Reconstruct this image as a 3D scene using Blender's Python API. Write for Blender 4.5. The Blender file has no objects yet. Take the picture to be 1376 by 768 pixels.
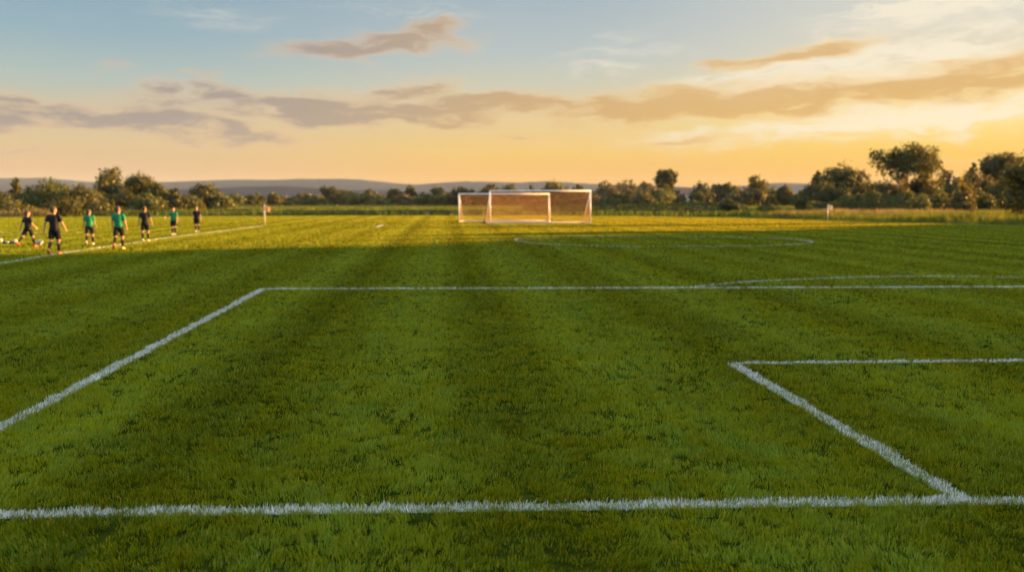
import bpy, bmesh, math, random
import numpy as np
from mathutils import Vector, Matrix, noise as mnoise

random.seed(11)
RNG = np.random.default_rng(7)
R = math.radians
SC = bpy.context.scene
COL = SC.collection

# ------------------------------------------------------------------ camera geometry
W0, H0, FPX, HOR, CAMH = 1376.0, 768.0, 1150.0, 270.0, 1.72
PITCH = math.atan((H0 / 2 - HOR) / FPX)
EXPOSURE = 2.6
SUN_AZ, SUN_EL = 72.0, 5.5


def ray(px, py):
    """world direction (right = x, forward = y, up = z) of a photograph pixel"""
    u, v = (px - W0 / 2) / FPX, -(py - H0 / 2) / FPX
    c, s = math.cos(PITCH), math.sin(PITCH)
    return Vector((u, c + v * s, -s + v * c))


def ground(px, py):
    d = ray(px, py)
    t = CAMH / -d.z
    return Vector((d.x * t, d.y * t, 0.0))


def at_depth(px, y):
    """x of a pixel column at forward distance y (near the horizon)"""
    return (px - W0 / 2) / FPX * y / math.cos(PITCH)


def height_at(py, y):
    d = ray(W0 / 2, py)
    return CAMH + d.z / d.y * y


def azel(px, py):
    d = ray(px, py).normalized()
    return math.degrees(math.atan2(d.x, d.y)), math.degrees(math.asin(d.z))


def lin(*c):
    out = []
    for v in c:
        v /= 255.0
        out.append(v / 12.92 if v <= 0.04045 else ((v + 0.055) / 1.055) ** 2.4)
    return tuple(out)


# ------------------------------------------------------------------ node helpers
def new_mat(name):
    m = bpy.data.materials.new(name)
    m.use_nodes = True
    m.node_tree.nodes.clear()
    return m, m.node_tree


class NT:
    def __init__(s, tree):
        s.t = tree

    def n(s, kind, **kw):
        nd = s.t.nodes.new(kind)
        for k, v in kw.items():
            setattr(nd, k, v)
        return nd

    def link(s, a, b):
        s.t.links.new(a, b)

    def put(s, sock, v):
        if v is None:
            return
        if isinstance(v, bpy.types.NodeSocket):
            s.link(v, sock)
        elif isinstance(v, (tuple, list)):
            n = len(sock.default_value)
            v = tuple(v)
            sock.default_value = (v + (1.0,))[:n] if len(v) < n else v[:n]
        else:
            sock.default_value = v

    def math(s, op, a, b=None, c=None, clamp=False):
        nd = s.n('ShaderNodeMath', operation=op, use_clamp=clamp)
        s.put(nd.inputs[0], a); s.put(nd.inputs[1], b); s.put(nd.inputs[2], c)
        return nd.outputs[0]

    def mix(s, f, a, b, blend='MIX'):
        nd = s.n('ShaderNodeMix', data_type='RGBA', blend_type=blend)
        s.put(nd.inputs[0], f); s.put(nd.inputs[6], a); s.put(nd.inputs[7], b)
        return nd.outputs[2]

    def ramp(s, f, stops, interp='LINEAR'):
        nd = s.n('ShaderNodeValToRGB')
        cr = nd.color_ramp
        cr.interpolation = interp
        while len(cr.elements) < len(stops):
            cr.elements.new(0.5)
        for e, (p, c) in zip(cr.elements, stops):
            e.position = p
            e.color = tuple(c) + (1.0,) if len(c) == 3 else c
        s.put(nd.inputs[0], f)
        return nd.outputs[0]

    def noise(s, vec, scale, detail=3, rough=0.55, dims='3D'):
        nd = s.n('ShaderNodeTexNoise', noise_dimensions=dims)
        if dims == '1D':
            s.put(nd.inputs['W'], vec)
        else:
            s.put(nd.inputs['Vector'], vec)
        s.put(nd.inputs['Scale'], scale)
        s.put(nd.inputs['Detail'], detail)
        s.put(nd.inputs['Roughness'], rough)
        return nd.outputs['Fac']

    def smooth(s, v, a, b):
        nd = s.n('ShaderNodeMapRange', interpolation_type='SMOOTHSTEP')
        s.put(nd.inputs[0], v); s.put(nd.inputs[1], a); s.put(nd.inputs[2], b)
        return nd.outputs[0]

    def xyz(s, v):
        nd = s.n('ShaderNodeSeparateXYZ'); s.put(nd.inputs[0], v)
        return nd.outputs

    def comb(s, x, y, z):
        nd = s.n('ShaderNodeCombineXYZ')
        s.put(nd.inputs[0], x); s.put(nd.inputs[1], y); s.put(nd.inputs[2], z)
        return nd.outputs[0]

    def out(s, surf):
        o = s.n('ShaderNodeOutputMaterial')
        s.link(surf, o.inputs['Surface'])

    def principled(s, col, rough=0.6, spec=0.4, normal=None, metal=0.0):
        p = s.n('ShaderNodeBsdfPrincipled')
        s.put(p.inputs['Base Color'], col); s.put(p.inputs['Roughness'], rough)
        s.put(p.inputs['Specular IOR Level'], spec); s.put(p.inputs['Metallic'], metal)
        if normal is not None:
            s.link(normal, p.inputs['Normal'])
        return p.outputs[0]

    def bump(s, h, strength=0.3, dist=0.02):
        b = s.n('ShaderNodeBump')
        s.put(b.inputs['Height'], h); s.put(b.inputs['Strength'], strength); s.put(b.inputs['Distance'], dist)
        return b.outputs[0]

    def leaf(s, col, tcol, trans=0.45, gloss=0.04, grough=0.45):
        d = s.n('ShaderNodeBsdfDiffuse'); s.put(d.inputs[0], col)
        t = s.n('ShaderNodeBsdfTranslucent'); s.put(t.inputs[0], tcol)
        m = s.n('ShaderNodeMixShader'); m.inputs[0].default_value = trans
        s.link(d.outputs[0], m.inputs[1]); s.link(t.outputs[0], m.inputs[2])
        if gloss <= 0:
            return m.outputs[0]
        g = s.n('ShaderNodeBsdfGlossy'); g.inputs['Roughness'].default_value = grough
        m2 = s.n('ShaderNodeMixShader'); m2.inputs[0].default_value = gloss
        s.link(m.outputs[0], m2.inputs[1]); s.link(g.outputs[0], m2.inputs[2])
        return m2.outputs[0]


def simple(name, col, rough=0.6, spec=0.4, var=0.15, scale=20.0, bump=0.0):
    m, t = new_mat(name)
    k = NT(t)
    co = k.n('ShaderNodeTexCoord').outputs['Object']
    f = k.noise(co, scale, 3)
    c = k.mix(f, tuple(v * (1 - var) for v in col), tuple(min(1, v * (1 + var)) for v in col))
    nrm = k.bump(f, bump, 0.01) if bump else None
    k.out(k.principled(c, rough, spec, nrm))
    return m


# ------------------------------------------------------------------ object helpers
def tag(o, label=None, cat=None, group=None, kind=None):
    if label: o['label'] = label
    if cat: o['category'] = cat
    if group: o['group'] = group
    if kind: o['kind'] = kind
    return o


def empty(name, loc, rz=0.0):
    o = bpy.data.objects.new(name, None)
    o.empty_display_size = 0.3
    o.location = loc
    o.rotation_euler = (0, 0, rz)
    COL.objects.link(o)
    return o


def link_mesh(name, me, mats, parent=None):
    o = bpy.data.objects.new(name, me)
    for m in (mats if isinstance(mats, (list, tuple)) else [mats]):
        me.materials.append(m)
    COL.objects.link(o)
    if parent: o.parent = parent
    return o


def np_mesh(name, verts, faces_by_n, mat, parent=None, tint=None, smooth=False, mat_idx=None):
    """verts (N,3); faces_by_n: list of int arrays (F,k)"""
    me = bpy.data.meshes.new(name)
    verts = np.asarray(verts, dtype=np.float32)
    me.vertices.add(len(verts))
    me.vertices.foreach_set('co', verts.ravel())
    loops = np.concatenate([f.ravel() for f in faces_by_n]).astype(np.int32)
    starts, pos = [], 0
    for f in faces_by_n:
        k = f.shape[1]
        starts.append(pos + np.arange(len(f)) * k)
        pos += f.size
    starts = np.concatenate(starts).astype(np.int32)
    me.loops.add(len(loops)); me.loops.foreach_set('vertex_index', loops)
    me.polygons.add(len(starts)); me.polygons.foreach_set('loop_start', starts)
    if mat_idx is not None:
        me.polygons.foreach_set('material_index', np.asarray(mat_idx, dtype=np.int32))
    me.update(calc_edges=True)
    if tint is not None:
        a = me.attributes.new('tint', 'FLOAT', 'POINT')
        a.data.foreach_set('value', np.asarray(tint, dtype=np.float32))
    if smooth:
        me.polygons.foreach_set('use_smooth', np.ones(len(starts), dtype=bool))
    return link_mesh(name, me, mat, parent)


class MB:
    """collects closed tubes, boxes and ellipsoids, builds one mesh"""
    def __init__(s):
        s.v, s.f = [], []

    def ring_loft(s, rings, cap=True):
        n = len(rings[0]); b = len(s.v)
        for r in rings: s.v.extend(r)
        for i in range(len(rings) - 1):
            for j in range(n):
                j2 = (j + 1) % n
                s.f.append((b + i * n + j, b + i * n + j2, b + (i + 1) * n + j2, b + (i + 1) * n + j))
        if cap:
            s.f.append(tuple(b + j for j in reversed(range(n))))
            s.f.append(tuple(b + (len(rings) - 1) * n + j for j in range(n)))

    def tube(s, pts, rad, seg=10, cap=True):
        pts = [Vector(p) for p in pts]
        if not isinstance(rad, (list, tuple)): rad = [rad] * len(pts)
        rings = []
        ref = None
        for i, p in enumerate(pts):
            d = (pts[min(i + 1, len(pts) - 1)] - pts[max(i - 1, 0)]).normalized()
            if ref is None:
                ref = Vector((0, 1, 0)) if abs(d.y) < 0.9 else Vector((1, 0, 0))
            a = d.cross(ref).normalized(); b = a.cross(d).normalized()
            ref = b
            rx, ry = rad[i] if isinstance(rad[i], (tuple, list)) else (rad[i], rad[i])
            rings.append([p + a * (math.cos(2 * math.pi * j / seg) * rx) + b * (math.sin(2 * math.pi * j / seg) * ry) for j in range(seg)])
        s.ring_loft(rings, cap)

    def capsule(s, p0, r0, p1, r1, seg=10):
        p0, p1 = Vector(p0), Vector(p1); d = p1 - p0
        n = d.normalized()
        pts = [p0 - n * r0 * 0.95, p0 - n * r0 * 0.6, p0, p0 + d * 0.5, p1, p1 + n * r1 * 0.6, p1 + n * r1 * 0.95]
        s.tube(pts, [r0 * 0.3, r0 * 0.8, r0, (r0 + r1) / 2, r1, r1 * 0.8, r1 * 0.3], seg)

    def ellipsoid(s, c, r, rot=None, u=14, v=9):
        rings = []
        for i in range(v + 1):
            th = math.pi * (0.02 + 0.96 * i / v)
            ring = []
            for j in range(u):
                ph = 2 * math.pi * j / u
                p = Vector((r[0] * math.sin(th) * math.cos(ph), r[1] * math.sin(th) * math.sin(ph), -r[2] * math.cos(th)))
                if rot: p = rot @ p
                ring.append(Vector(c) + p)
            rings.append(ring)
        s.ring_loft(rings)

    def box(s, c, size, rot=None):
        b = len(s.v)
        for z in (-.5, .5):
            for x, y in ((-.5, -.5), (.5, -.5), (.5, .5), (-.5, .5)):
                p = Vector((x * size[0], y * size[1], z * size[2]))
                if rot: p = rot @ p
                s.v.append(Vector(c) + p)
        for q in ((3, 2, 1, 0), (4, 5, 6, 7), (0, 1, 5, 4), (1, 2, 6, 5), (2, 3, 7, 6), (3, 0, 4, 7)):
            s.f.append(tuple(b + i for i in q))

    def mesh(s, name, shift=(0, 0, 0)):
        me = bpy.data.meshes.new(name)
        sh = Vector(shift)
        me.from_pydata([tuple(p + sh) for p in s.v], [], s.f)
        me.update()
        return me

    def build(s, name, mat, parent=None, smooth=True, voxel=None, shift=(0, 0, 0), relax=3):
        me = s.mesh(name, shift)
        o = link_mesh(name, me, mat, parent)
        if voxel:
            rm = o.modifiers.new('r', 'REMESH'); rm.mode = 'VOXEL'; rm.voxel_size = voxel
            if relax:
                sm = o.modifiers.new('s', 'SMOOTH'); sm.factor = 0.5; sm.iterations = relax
            dg = bpy.context.evaluated_depsgraph_get()
            me2 = bpy.data.meshes.new_from_object(o.evaluated_get(dg))
            o.modifiers.clear()
            o.data = me2
            me2.name = name
            if not me2.materials: me2.materials.append(mat)
        if smooth:
            o.data.polygons.foreach_set('use_smooth', [True] * len(o.data.polygons))
        return o


# ------------------------------------------------------------------ render, camera, light, sky
SC.view_settings.view_transform = 'Standard'
SC.view_settings.look = 'None'
SC.view_settings.exposure = EXPOSURE
SC.view_settings.gamma = 1.0
SC.view_settings.use_curve_mapping = False
SC.render.engine = 'CYCLES'
SC.cycles.max_bounces = 6
SC.cycles.diffuse_bounces = 3
SC.cycles.transmission_bounces = 4
SC.cycles.glossy_bounces = 2
SC.cycles.transparent_max_bounces = 8
SC.cycles.volume_bounces = 1
SC.cycles.use_denoising = True
SC.cycles.sample_clamp_indirect = 4.0

cam = bpy.data.cameras.new('camera')
cam.sensor_width = 36.0
cam.lens = FPX / W0 * 36.0
cam.clip_start = 0.05
cam.clip_end = 20000
cam.dof.use_dof = True
cam.dof.focus_distance = 6.2
cam.dof.aperture_fstop = cam.lens / 1000 / 0.019
cam_o = bpy.data.objects.new('camera', cam)
cam_o.location = (0, 0, CAMH)
cam_o.rotation_euler = (math.pi / 2 - PITCH, 0, 0)
COL.objects.link(cam_o)
SC.camera = cam_o

sun = bpy.data.lights.new('sun', 'SUN')
sun.energy = 5.0
sun.angle = R(0.5)
sun.color = (1.0, 0.50, 0.14)
sun_o = bpy.data.objects.new('sun', sun)
sd = Vector((math.sin(R(SUN_AZ)) * math.cos(R(SUN_EL)), math.cos(R(SUN_AZ)) * math.cos(R(SUN_EL)), math.sin(R(SUN_EL))))
sun_o.rotation_euler = sd.to_track_quat('Z', 'Y').to_euler()
sun_o.location = (200, 160, 60)
COL.objects.link(sun_o)

SKY_STRENGTH = 0.1


def build_world():
    w = bpy.data.worlds.new('World')
    SC.world = w
    w.use_nodes = True
    w.node_tree.nodes.clear()
    k = NT(w.node_tree)
    sky = k.n('ShaderNodeTexSky', sky_type='NISHITA', sun_disc=False)
    sky.sun_elevation = R(SUN_EL); sky.sun_rotation = R(SUN_AZ)
    sky.air_density = 1.4; sky.dust_density = 2.5; sky.ozone_density = 1.5
    d = k.n('ShaderNodeTexCoord').outputs['Generated']
    x, y, z = k.xyz(d)
    el = k.math('MULTIPLY', k.math('ARCSINE', z), 180 / math.pi)
    az = k.math('MULTIPLY', k.math('ARCTAN2', x, y), 180 / math.pi)

    def g(stops):   # stops in degrees of elevation
        return k.ramp(k.math('DIVIDE', el, 60.0, clamp=True), [(e / 60.0, lin(*c)) for e, c in stops])
    left = g([(0, (219, 172, 124)), (1.9, (222, 178, 132)), (3.6, (220, 192, 148)), (5.2, (206, 194, 164)),
              (7.4, (176, 193, 190)), (10, (146, 178, 194)), (13.2, (134, 168, 190)), (24, (216, 228, 238)), (60, (226, 236, 247))])
    mid = g([(0, (228, 158, 72)), (1.7, (240, 176, 78)), (3.2, (244, 198, 106)), (5.4, (230, 205, 156)),
             (7.6, (207, 205, 185)), (9.5, (186, 197, 199)), (13.2, (164, 183, 197)), (24, (218, 229, 238)), (60, (226, 236, 247))])
    right = g([(0, (238, 158, 36)), (1.7, (248, 178, 50)), (3.2, (252, 204, 88)), (4.8, (254, 226, 140)),
               (7, (244, 218, 170)), (9, (230, 219, 197)), (11, (218, 215, 204)), (13.2, (212, 212, 208)), (24, (226, 231, 236)), (60, (226, 236, 247))])
    c = k.mix(k.smooth(az, -26, 2), left, mid)
    c = k.mix(k.smooth(az, 2, 27), c, right)
    back = k.smooth(k.math('ABSOLUTE', az), 55, 150)
    c = k.mix(back, c, g([(0, (150, 140, 150)), (5, (140, 145, 165)), (12, (125, 150, 180)), (24, (216, 228, 240)), (60, (226, 236, 247))]))

    # clouds: wind-drawn streaks, noise-warped ellipses on the dome
    p = k.comb(k.math('MULTIPLY', az, 0.16), k.math('MULTIPLY', el, 0.62), 0.0)
    nz = k.n('ShaderNodeTexNoise', noise_dimensions='3D')
    k.put(nz.inputs['Vector'], p); nz.inputs['Scale'].default_value = 1.0; nz.inputs['Detail'].default_value = 5; nz.inputs['Roughness'].default_value = 0.55
    wx, wy, _ = k.xyz(nz.outputs['Color'])
    az2 = k.math('ADD', az, k.math('MULTIPLY', k.math('SUBTRACT', wx, 0.5), 6.0))
    el2 = k.math('ADD', el, k.math('MULTIPLY', k.math('SUBTRACT', wy, 0.5), 2.6))
    p2 = k.comb(k.math('MULTIPLY', az2, 0.35), k.math('MULTIPLY', el2, 1.6), 3.7)
    fine = k.smooth(k.noise(p2, 1.0, 7, 0.58), 0.2, 0.8)
    streak = k.noise(k.comb(k.math('MULTIPLY', az2, 0.5), k.math('MULTIPLY', k.math('SUBTRACT', el2, k.math('MULTIPLY', az2, .03)), 5.0), 1.3), 1.0, 5, 0.6)

    def cloud_field(lst):
        tot = None
        for (px, py, rx, ry, tilt, dens) in lst:
            rx *= 1.2; ry *= 1.35; dens *= 1.25
            a0, e0 = azel(px, py)
            ra, re = rx / FPX * 57.3, ry / FPX * 57.3
            dx = k.math('SUBTRACT', az2, a0)
            dy = k.math('SUBTRACT', k.math('SUBTRACT', el2, e0), k.math('MULTIPLY', dx, tilt))
            q = k.math('ADD', k.math('POWER', k.math('DIVIDE', dx, ra), 2.0), k.math('POWER', k.math('DIVIDE', dy, re), 2.0))
            m = k.math('MULTIPLY', k.math('EXPONENT', k.math('MULTIPLY', q, -0.9)), dens)
            tot = m if tot is None else k.math('MAXIMUM', tot, m)
        return tot

    cirrus = cloud_field([(290, 26, 75, 14, -.05, .55), (545, 16, 110, 9, 0, .45), (1290, 4, 120, 16, .06, 1.0), (1150, 88, 190, 20, .12, .95),
                          (1120, 62, 80, 10, .15, .7), (1240, 73, 70, 8, .02, .9), (815, 96, 50, 6, 0, .5), (830, 50, 50, 10, .2, .3),
                          (820, 76, 150, 10, .1, .35), (1040, 108, 130, 14, .05, .5), (1200, 160, 220, 16, .06, 1.0), (1060, 98, 150, 12, .05, .8), (1300, 35, 200, 20, .05, .35), (110, 20, 90, 6, 0, .25)])
    cm = k.smooth(k.math('MULTIPLY', cirrus, k.math('ADD', 0.25, k.math('ADD', k.math('MULTIPLY', fine, 1.2), k.math('MULTIPLY', k.math('SUBTRACT', streak, 0.5), 1.6)))), 0.12, 0.95)
    cw = k.mix(k.smooth(az, -20, 22), lin(205, 208, 204), lin(255, 243, 218))
    c = k.mix(k.math('MULTIPLY', cm, 0.8), c, cw)

    dark = cloud_field([(505, 62, 100, 11, .09, 1.0), (585, 45, 40, 14, .05, .9), (556, 120, 55, 10, .05, .9), (470, 147, 250, 15, .0, 1.0), (690, 142, 150, 11, -.02, 1.0), (760, 146, 90, 8, .02, .95),
                        (180, 160, 170, 15, -.09, .95), (290, 124, 45, 10, -.03, .9), (207, 115, 36, 6, 0, .7), (28, 127, 44, 4, 0, .8),
                        (12, 157, 45, 9, 0, .8), (172, 96, 30, 6, 0, .4), (1230, 119, 230, 16, .07, 1.05), (940, 137, 220, 17, .045, 1.05), (1360, 106, 110, 15, .05, 1.0),
                        (830, 155, 100, 9, .03, .8), (1080, 71, 75, 8, .1, .9), (985, 79, 40, 5, .05, .6), (1280, 86, 40, 6, 0, .5),
                        (705, 189, 60, 4, .0, .55), (920, 186, 80, 4, .02, .6), (1105, 182, 50, 3.5, .02, .5), (270, 188, 60, 4, 0, .55), (22, 200, 40, 4, 0, .5),
                        (1325, 213, 70, 4, .0, .45), (110, 218, 110, 4, 0, .25), (560, 225, 170, 4, 0, .3), (620, 204, 110, 4, 0, .25)])
    dm = k.math('MULTIPLY', dark, k.math('ADD', 0.42, k.math('ADD', k.math('MULTIPLY', fine, 0.85), k.math('MULTIPLY', k.math('SUBTRACT', streak, 0.5), 0.6))))
    body = k.smooth(dm, 0.12, 0.92)
    core = k.smooth(dm, 0.3, 0.95)
    edge_c = k.mix(k.smooth(az, -24, 20), lin(236, 192, 156), lin(254, 212, 134))
    core_c = k.mix(k.smooth(az, -22, 14), lin(156, 143, 144), lin(220, 170, 98))
    # the low sun lights the clouds' undersides: brighter toward the lower rim
    c = k.mix(k.math('MULTIPLY', body, 0.84), c, k.mix(core, edge_c, core_c))

    # unseen sky overhead, brightened to lift the light on the shaded grass
    c = k.mix(1.0, c, k.mix(k.smooth(el, 15, 34), (1, 1, 1), (1.65, 1.65, 1.65)), 'MULTIPLY')
    scale = k.mix(1.0, c, (0.92 / SKY_STRENGTH / 2 ** EXPOSURE,) * 3, 'MULTIPLY')
    c = k.mix(0.03, scale, sky.outputs[0])
    bg = k.n('ShaderNodeBackground')
    k.link(c, bg.inputs[0])
    bg.inputs[1].default_value = SKY_STRENGTH
    o = k.n('ShaderNodeOutputWorld')
    k.link(bg.outputs[0], o.inputs['Surface'])
    w.cycles.sampling_method = 'MANUAL'
    w.cycles.sample_map_resolution = 512


build_world()


# ------------------------------------------------------------------ ground, pitch, markings
def mow(k, pos):
    """mown strips run toward the far goal; returns 0..1"""
    x, y, z = k.xyz(pos)
    s = k.math('ADD', k.math('ADD', x, 12.9), k.math('MULTIPLY', y, 0.078))
    s = k.math('ADD', s, k.math('MULTIPLY', k.noise(pos, 0.3, 2), 0.25))
    wave = k.math('COSINE', k.math('MULTIPLY', k.math('SUBTRACT', s, 12.9 - 0.5), 2 * math.pi / 2.4))
    return k.math('ADD', k.math('ADD', 0.18, k.math('MULTIPLY', wave, 0.13)), k.math('MULTIPLY', k.noise(s, 0.75, 3, 0.6, '1D'), 0.65))


def grass_mat(name, dark, light, dry, trans_gain=(2.7, 1.2, 0.3), trans=0.4, gloss=0.012, lawn=True):
    m, t = new_mat(name)
    k = NT(t)
    pos = k.n('ShaderNodeNewGeometry').outputs['Position']
    a = k.n('ShaderNodeAttribute', attribute_name='tint').outputs['Fac']
    big = k.noise(pos, 0.16, 3)
    med = k.noise(pos, 1.3, 4, 0.6)
    f = k.math('ADD', k.math('MULTIPLY', a, 0.8), k.math('MULTIPLY', k.math('SUBTRACT', med, 0.5), 0.7))
    f = k.math('ADD', f, k.math('MULTIPLY', k.math('SUBTRACT', big, 0.5), 0.45))
    if lawn:
        f = k.math('ADD', f, k.math('MULTIPLY', k.math('SUBTRACT', mow(k, pos), 0.5), 1.15))
    f = k.math('ADD', f, 0.12, clamp=True)
    c = k.mix(f, dark, light)
    c = k.mix(k.smooth(a, 0.93, 0.98), c, dry)
    tc = k.mix(1.0, c, trans_gain, 'MULTIPLY')
    k.out(k.leaf(c, tc, trans, gloss))
    return m


M_GRASS = grass_mat('lawn_grass', (0.042, 0.094, 0.003), (0.190, 0.345, 0.014), (0.26, 0.31, 0.05))
M_MEADOW = grass_mat('meadow_grass', (0.045, 0.085, 0.010), (0.13, 0.155, 0.022), (0.24, 0.20, 0.06), (1.2, 1.1, .5), lawn=False)
M_DRY = grass_mat('dry_grass', (0.12, 0.11, 0.03), (0.26, 0.20, 0.085), (0.34, 0.26, 0.14), (1.1, 1.05, .7), lawn=False)
M_RANK = grass_mat('rank_grass', (0.03, 0.06, 0.01), (0.09, 0.13, 0.02), (0.16, 0.16, 0.05), (1.3, 1.2, .4), lawn=False)


def paint_mat():
    m, t = new_mat('white_line_paint')
    k = NT(t)
    pos = k.n('ShaderNodeNewGeometry').outputs['Position']
    a = k.n('ShaderNodeAttribute', attribute_name='tint').outputs['Fac']
    w = k.noise(pos, 9.0, 4, 0.65)
    grain = k.noise(pos, 90.0, 3, 0.7)
    worn = k.smooth(k.math('ADD', k.math('MULTIPLY', w, 0.7), k.math('ADD', k.math('MULTIPLY', a, 0.34), k.math('MULTIPLY', grain, 0.5))), 0.6, 1.12)
    c = k.mix(worn, (0.76, 0.78, 0.79), (0.14, 0.20, 0.09))
    k.out(k.leaf(c, c, 0.25, 0.02))
    return m


M_PAINT = paint_mat()


def soil_mat(name, c1, c2, scale):
    m, t = new_mat(name)
    k = NT(t)
    pos = k.n('ShaderNodeNewGeometry').outputs['Position']
    n1 = k.noise(pos, scale, 5, 0.65)
    n2 = k.noise(pos, scale * 0.03, 3)
    c = k.mix(k.smooth(k.math('ADD', n1, k.math('MULTIPLY', k.math('SUBTRACT', n2, 0.5), 0.8)), 0.3, 0.75), c1, c2)
    k.out(k.principled(c, 1.0, 0.0, k.bump(n1, 0.6, 0.03)))
    return m


def sheet(name, pts, z, mat, label=None):
    me = bpy.data.meshes.new(name)
    me.from_pydata([(x, y, z) for x, y in pts], [], [tuple(range(len(pts)))])
    me.update()
    o = link_mesh(name, me, mat)
    tag(o, label, None, None, 'structure')
    return o


LAWN = [(-90, -14), (52, -14), (35.3, 59), (28.5, 76), (25, 91), (10, 100), (-20, 101), (-54, 91), (-90, 84)]
sheet('ground', [(-7000, -3000), (7000, -3000), (7000, 9000), (-7000, 9000)], -0.02,
      soil_mat('meadow_soil', (0.045, 0.060, 0.014), (0.13, 0.13, 0.035), 0.6), 'rough meadow ground reaching to the hills')
sheet('pitch', LAWN, 0.0, soil_mat('lawn_soil', (0.012, 0.020, 0.002), (0.034, 0.050, 0.005), 5.0), 'mown grass sports pitch')


def in_poly(P, poly):
    x, y = P[:, 0], P[:, 1]
    inside = np.zeros(len(P), bool)
    n = len(poly)
    for i in range(n):
        x1, y1 = poly[i]; x2, y2 = poly[(i + 1) % n]
        cond = (y1 > y) != (y2 > y)
        with np.errstate(divide='ignore', invalid='ignore'):
            xi = (x2 - x1) * (y - y1) / (y2 - y1) + x1
        inside ^= cond & (x < xi)
    return inside


# value noise in numpy for clumping
def vnoise(P, scale, seed):
    g = np.random.default_rng(seed).random((256, 256)).astype(np.float32)
    q = P[:, :2] * scale + 1000.0
    i = np.floor(q).astype(int); f = q - i
    f = f * f * (3 - 2 * f)
    i0, j0 = i[:, 0] % 256, i[:, 1] % 256
    i1, j1 = (i0 + 1) % 256, (j0 + 1) % 256
    return (g[i0, j0] * (1 - f[:, 0]) * (1 - f[:, 1]) + g[i1, j0] * f[:, 0] * (1 - f[:, 1])
            + g[i0, j1] * (1 - f[:, 0]) * f[:, 1] + g[i1, j1] * f[:, 0] * f[:, 1])


def blades(P, h, w, lean, droop=0.35):
    """P (N,2) roots, h, w arrays; lean (N,2) horizontal offset of the tip as a share of h"""
    n = len(P)
    ang = RNG.random(n) * math.pi
    wx, wy = np.cos(ang) * w / 2, np.sin(ang) * w / 2
    z0 = np.full(n, -0.004)
    V = np.empty((n, 5, 3), np.float32)
    mx, my = P[:, 0] + lean[:, 0] * h * 0.38, P[:, 1] + lean[:, 1] * h * 0.38
    tx, ty = P[:, 0] + lean[:, 0] * h, P[:, 1] + lean[:, 1] * h
    L = np.sqrt((lean ** 2).sum(1))
    tz = h * np.clip(1.0 - droop * L, 0.25, 1)
    V[:, 0] = np.stack([P[:, 0] - wx, P[:, 1] - wy, z0], 1)
    V[:, 1] = np.stack([P[:, 0] + wx, P[:, 1] + wy, z0], 1)
    V[:, 2] = np.stack([mx + wx * .85, my + wy * .85, tz * 0.58], 1)
    V[:, 3] = np.stack([mx - wx * .85, my - wy * .85, tz * 0.58], 1)
    V[:, 4] = np.stack([tx, ty, tz], 1)
    b = np.arange(n)[:, None] * 5
    q = b + np.array([[0, 1, 2, 3]])
    t = b + np.array([[3, 2, 4]])
    tint = np.repeat(RNG.random(n), 5)
    return V.reshape(-1, 3), [q, t], tint


def trapezoid(d0, d1, per_m2, margin=1.6, slope=0.63):
    area = slope * (d1 ** 2 - d0 ** 2) + 2 * margin * (d1 - d0)
    n = int(area * per_m2)
    # sample y with pdf ~ width(y)
    u = RNG.random(n)
    a, b = slope, 2 * margin
    c0 = a * d0 ** 2 + b * d0
    y = (-b + np.sqrt(b * b + 4 * a * (c0 + u * area))) / (2 * a)
    x = (RNG.random(n) * 2 - 1) * (slope * y + margin)
    return np.stack([x, y], 1)


# ---- white markings (ground polylines read off the photograph's plane, 12 cm wide)
def circle_pts(cx, cy, rx, ry, a0, a1, n=60):
    return [Vector((cx + rx * math.cos(R(a0 + (a1 - a0) * i / n)), cy + ry * math.sin(R(a0 + (a1 - a0) * i / n)), 0)) for i in range(n + 1)]


def through(pix):
    return [ground(*p) for p in pix]


def spline(pts, n=12):
    out = []
    for i in range(len(pts) - 1):
        p0, p1, p2, p3 = pts[max(i - 1, 0)], pts[i], pts[i + 1], pts[min(i + 2, len(pts) - 1)]
        for j in range(n):
            t = j / n
            out.append(0.5 * ((2 * p1) + (p2 - p0) * t + (2 * p0 - 5 * p1 + 4 * p2 - p3) * t * t + (3 * p1 - p0 - 3 * p2 + p3) * t ** 3))
    out.append(pts[-1])
    return out


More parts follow.
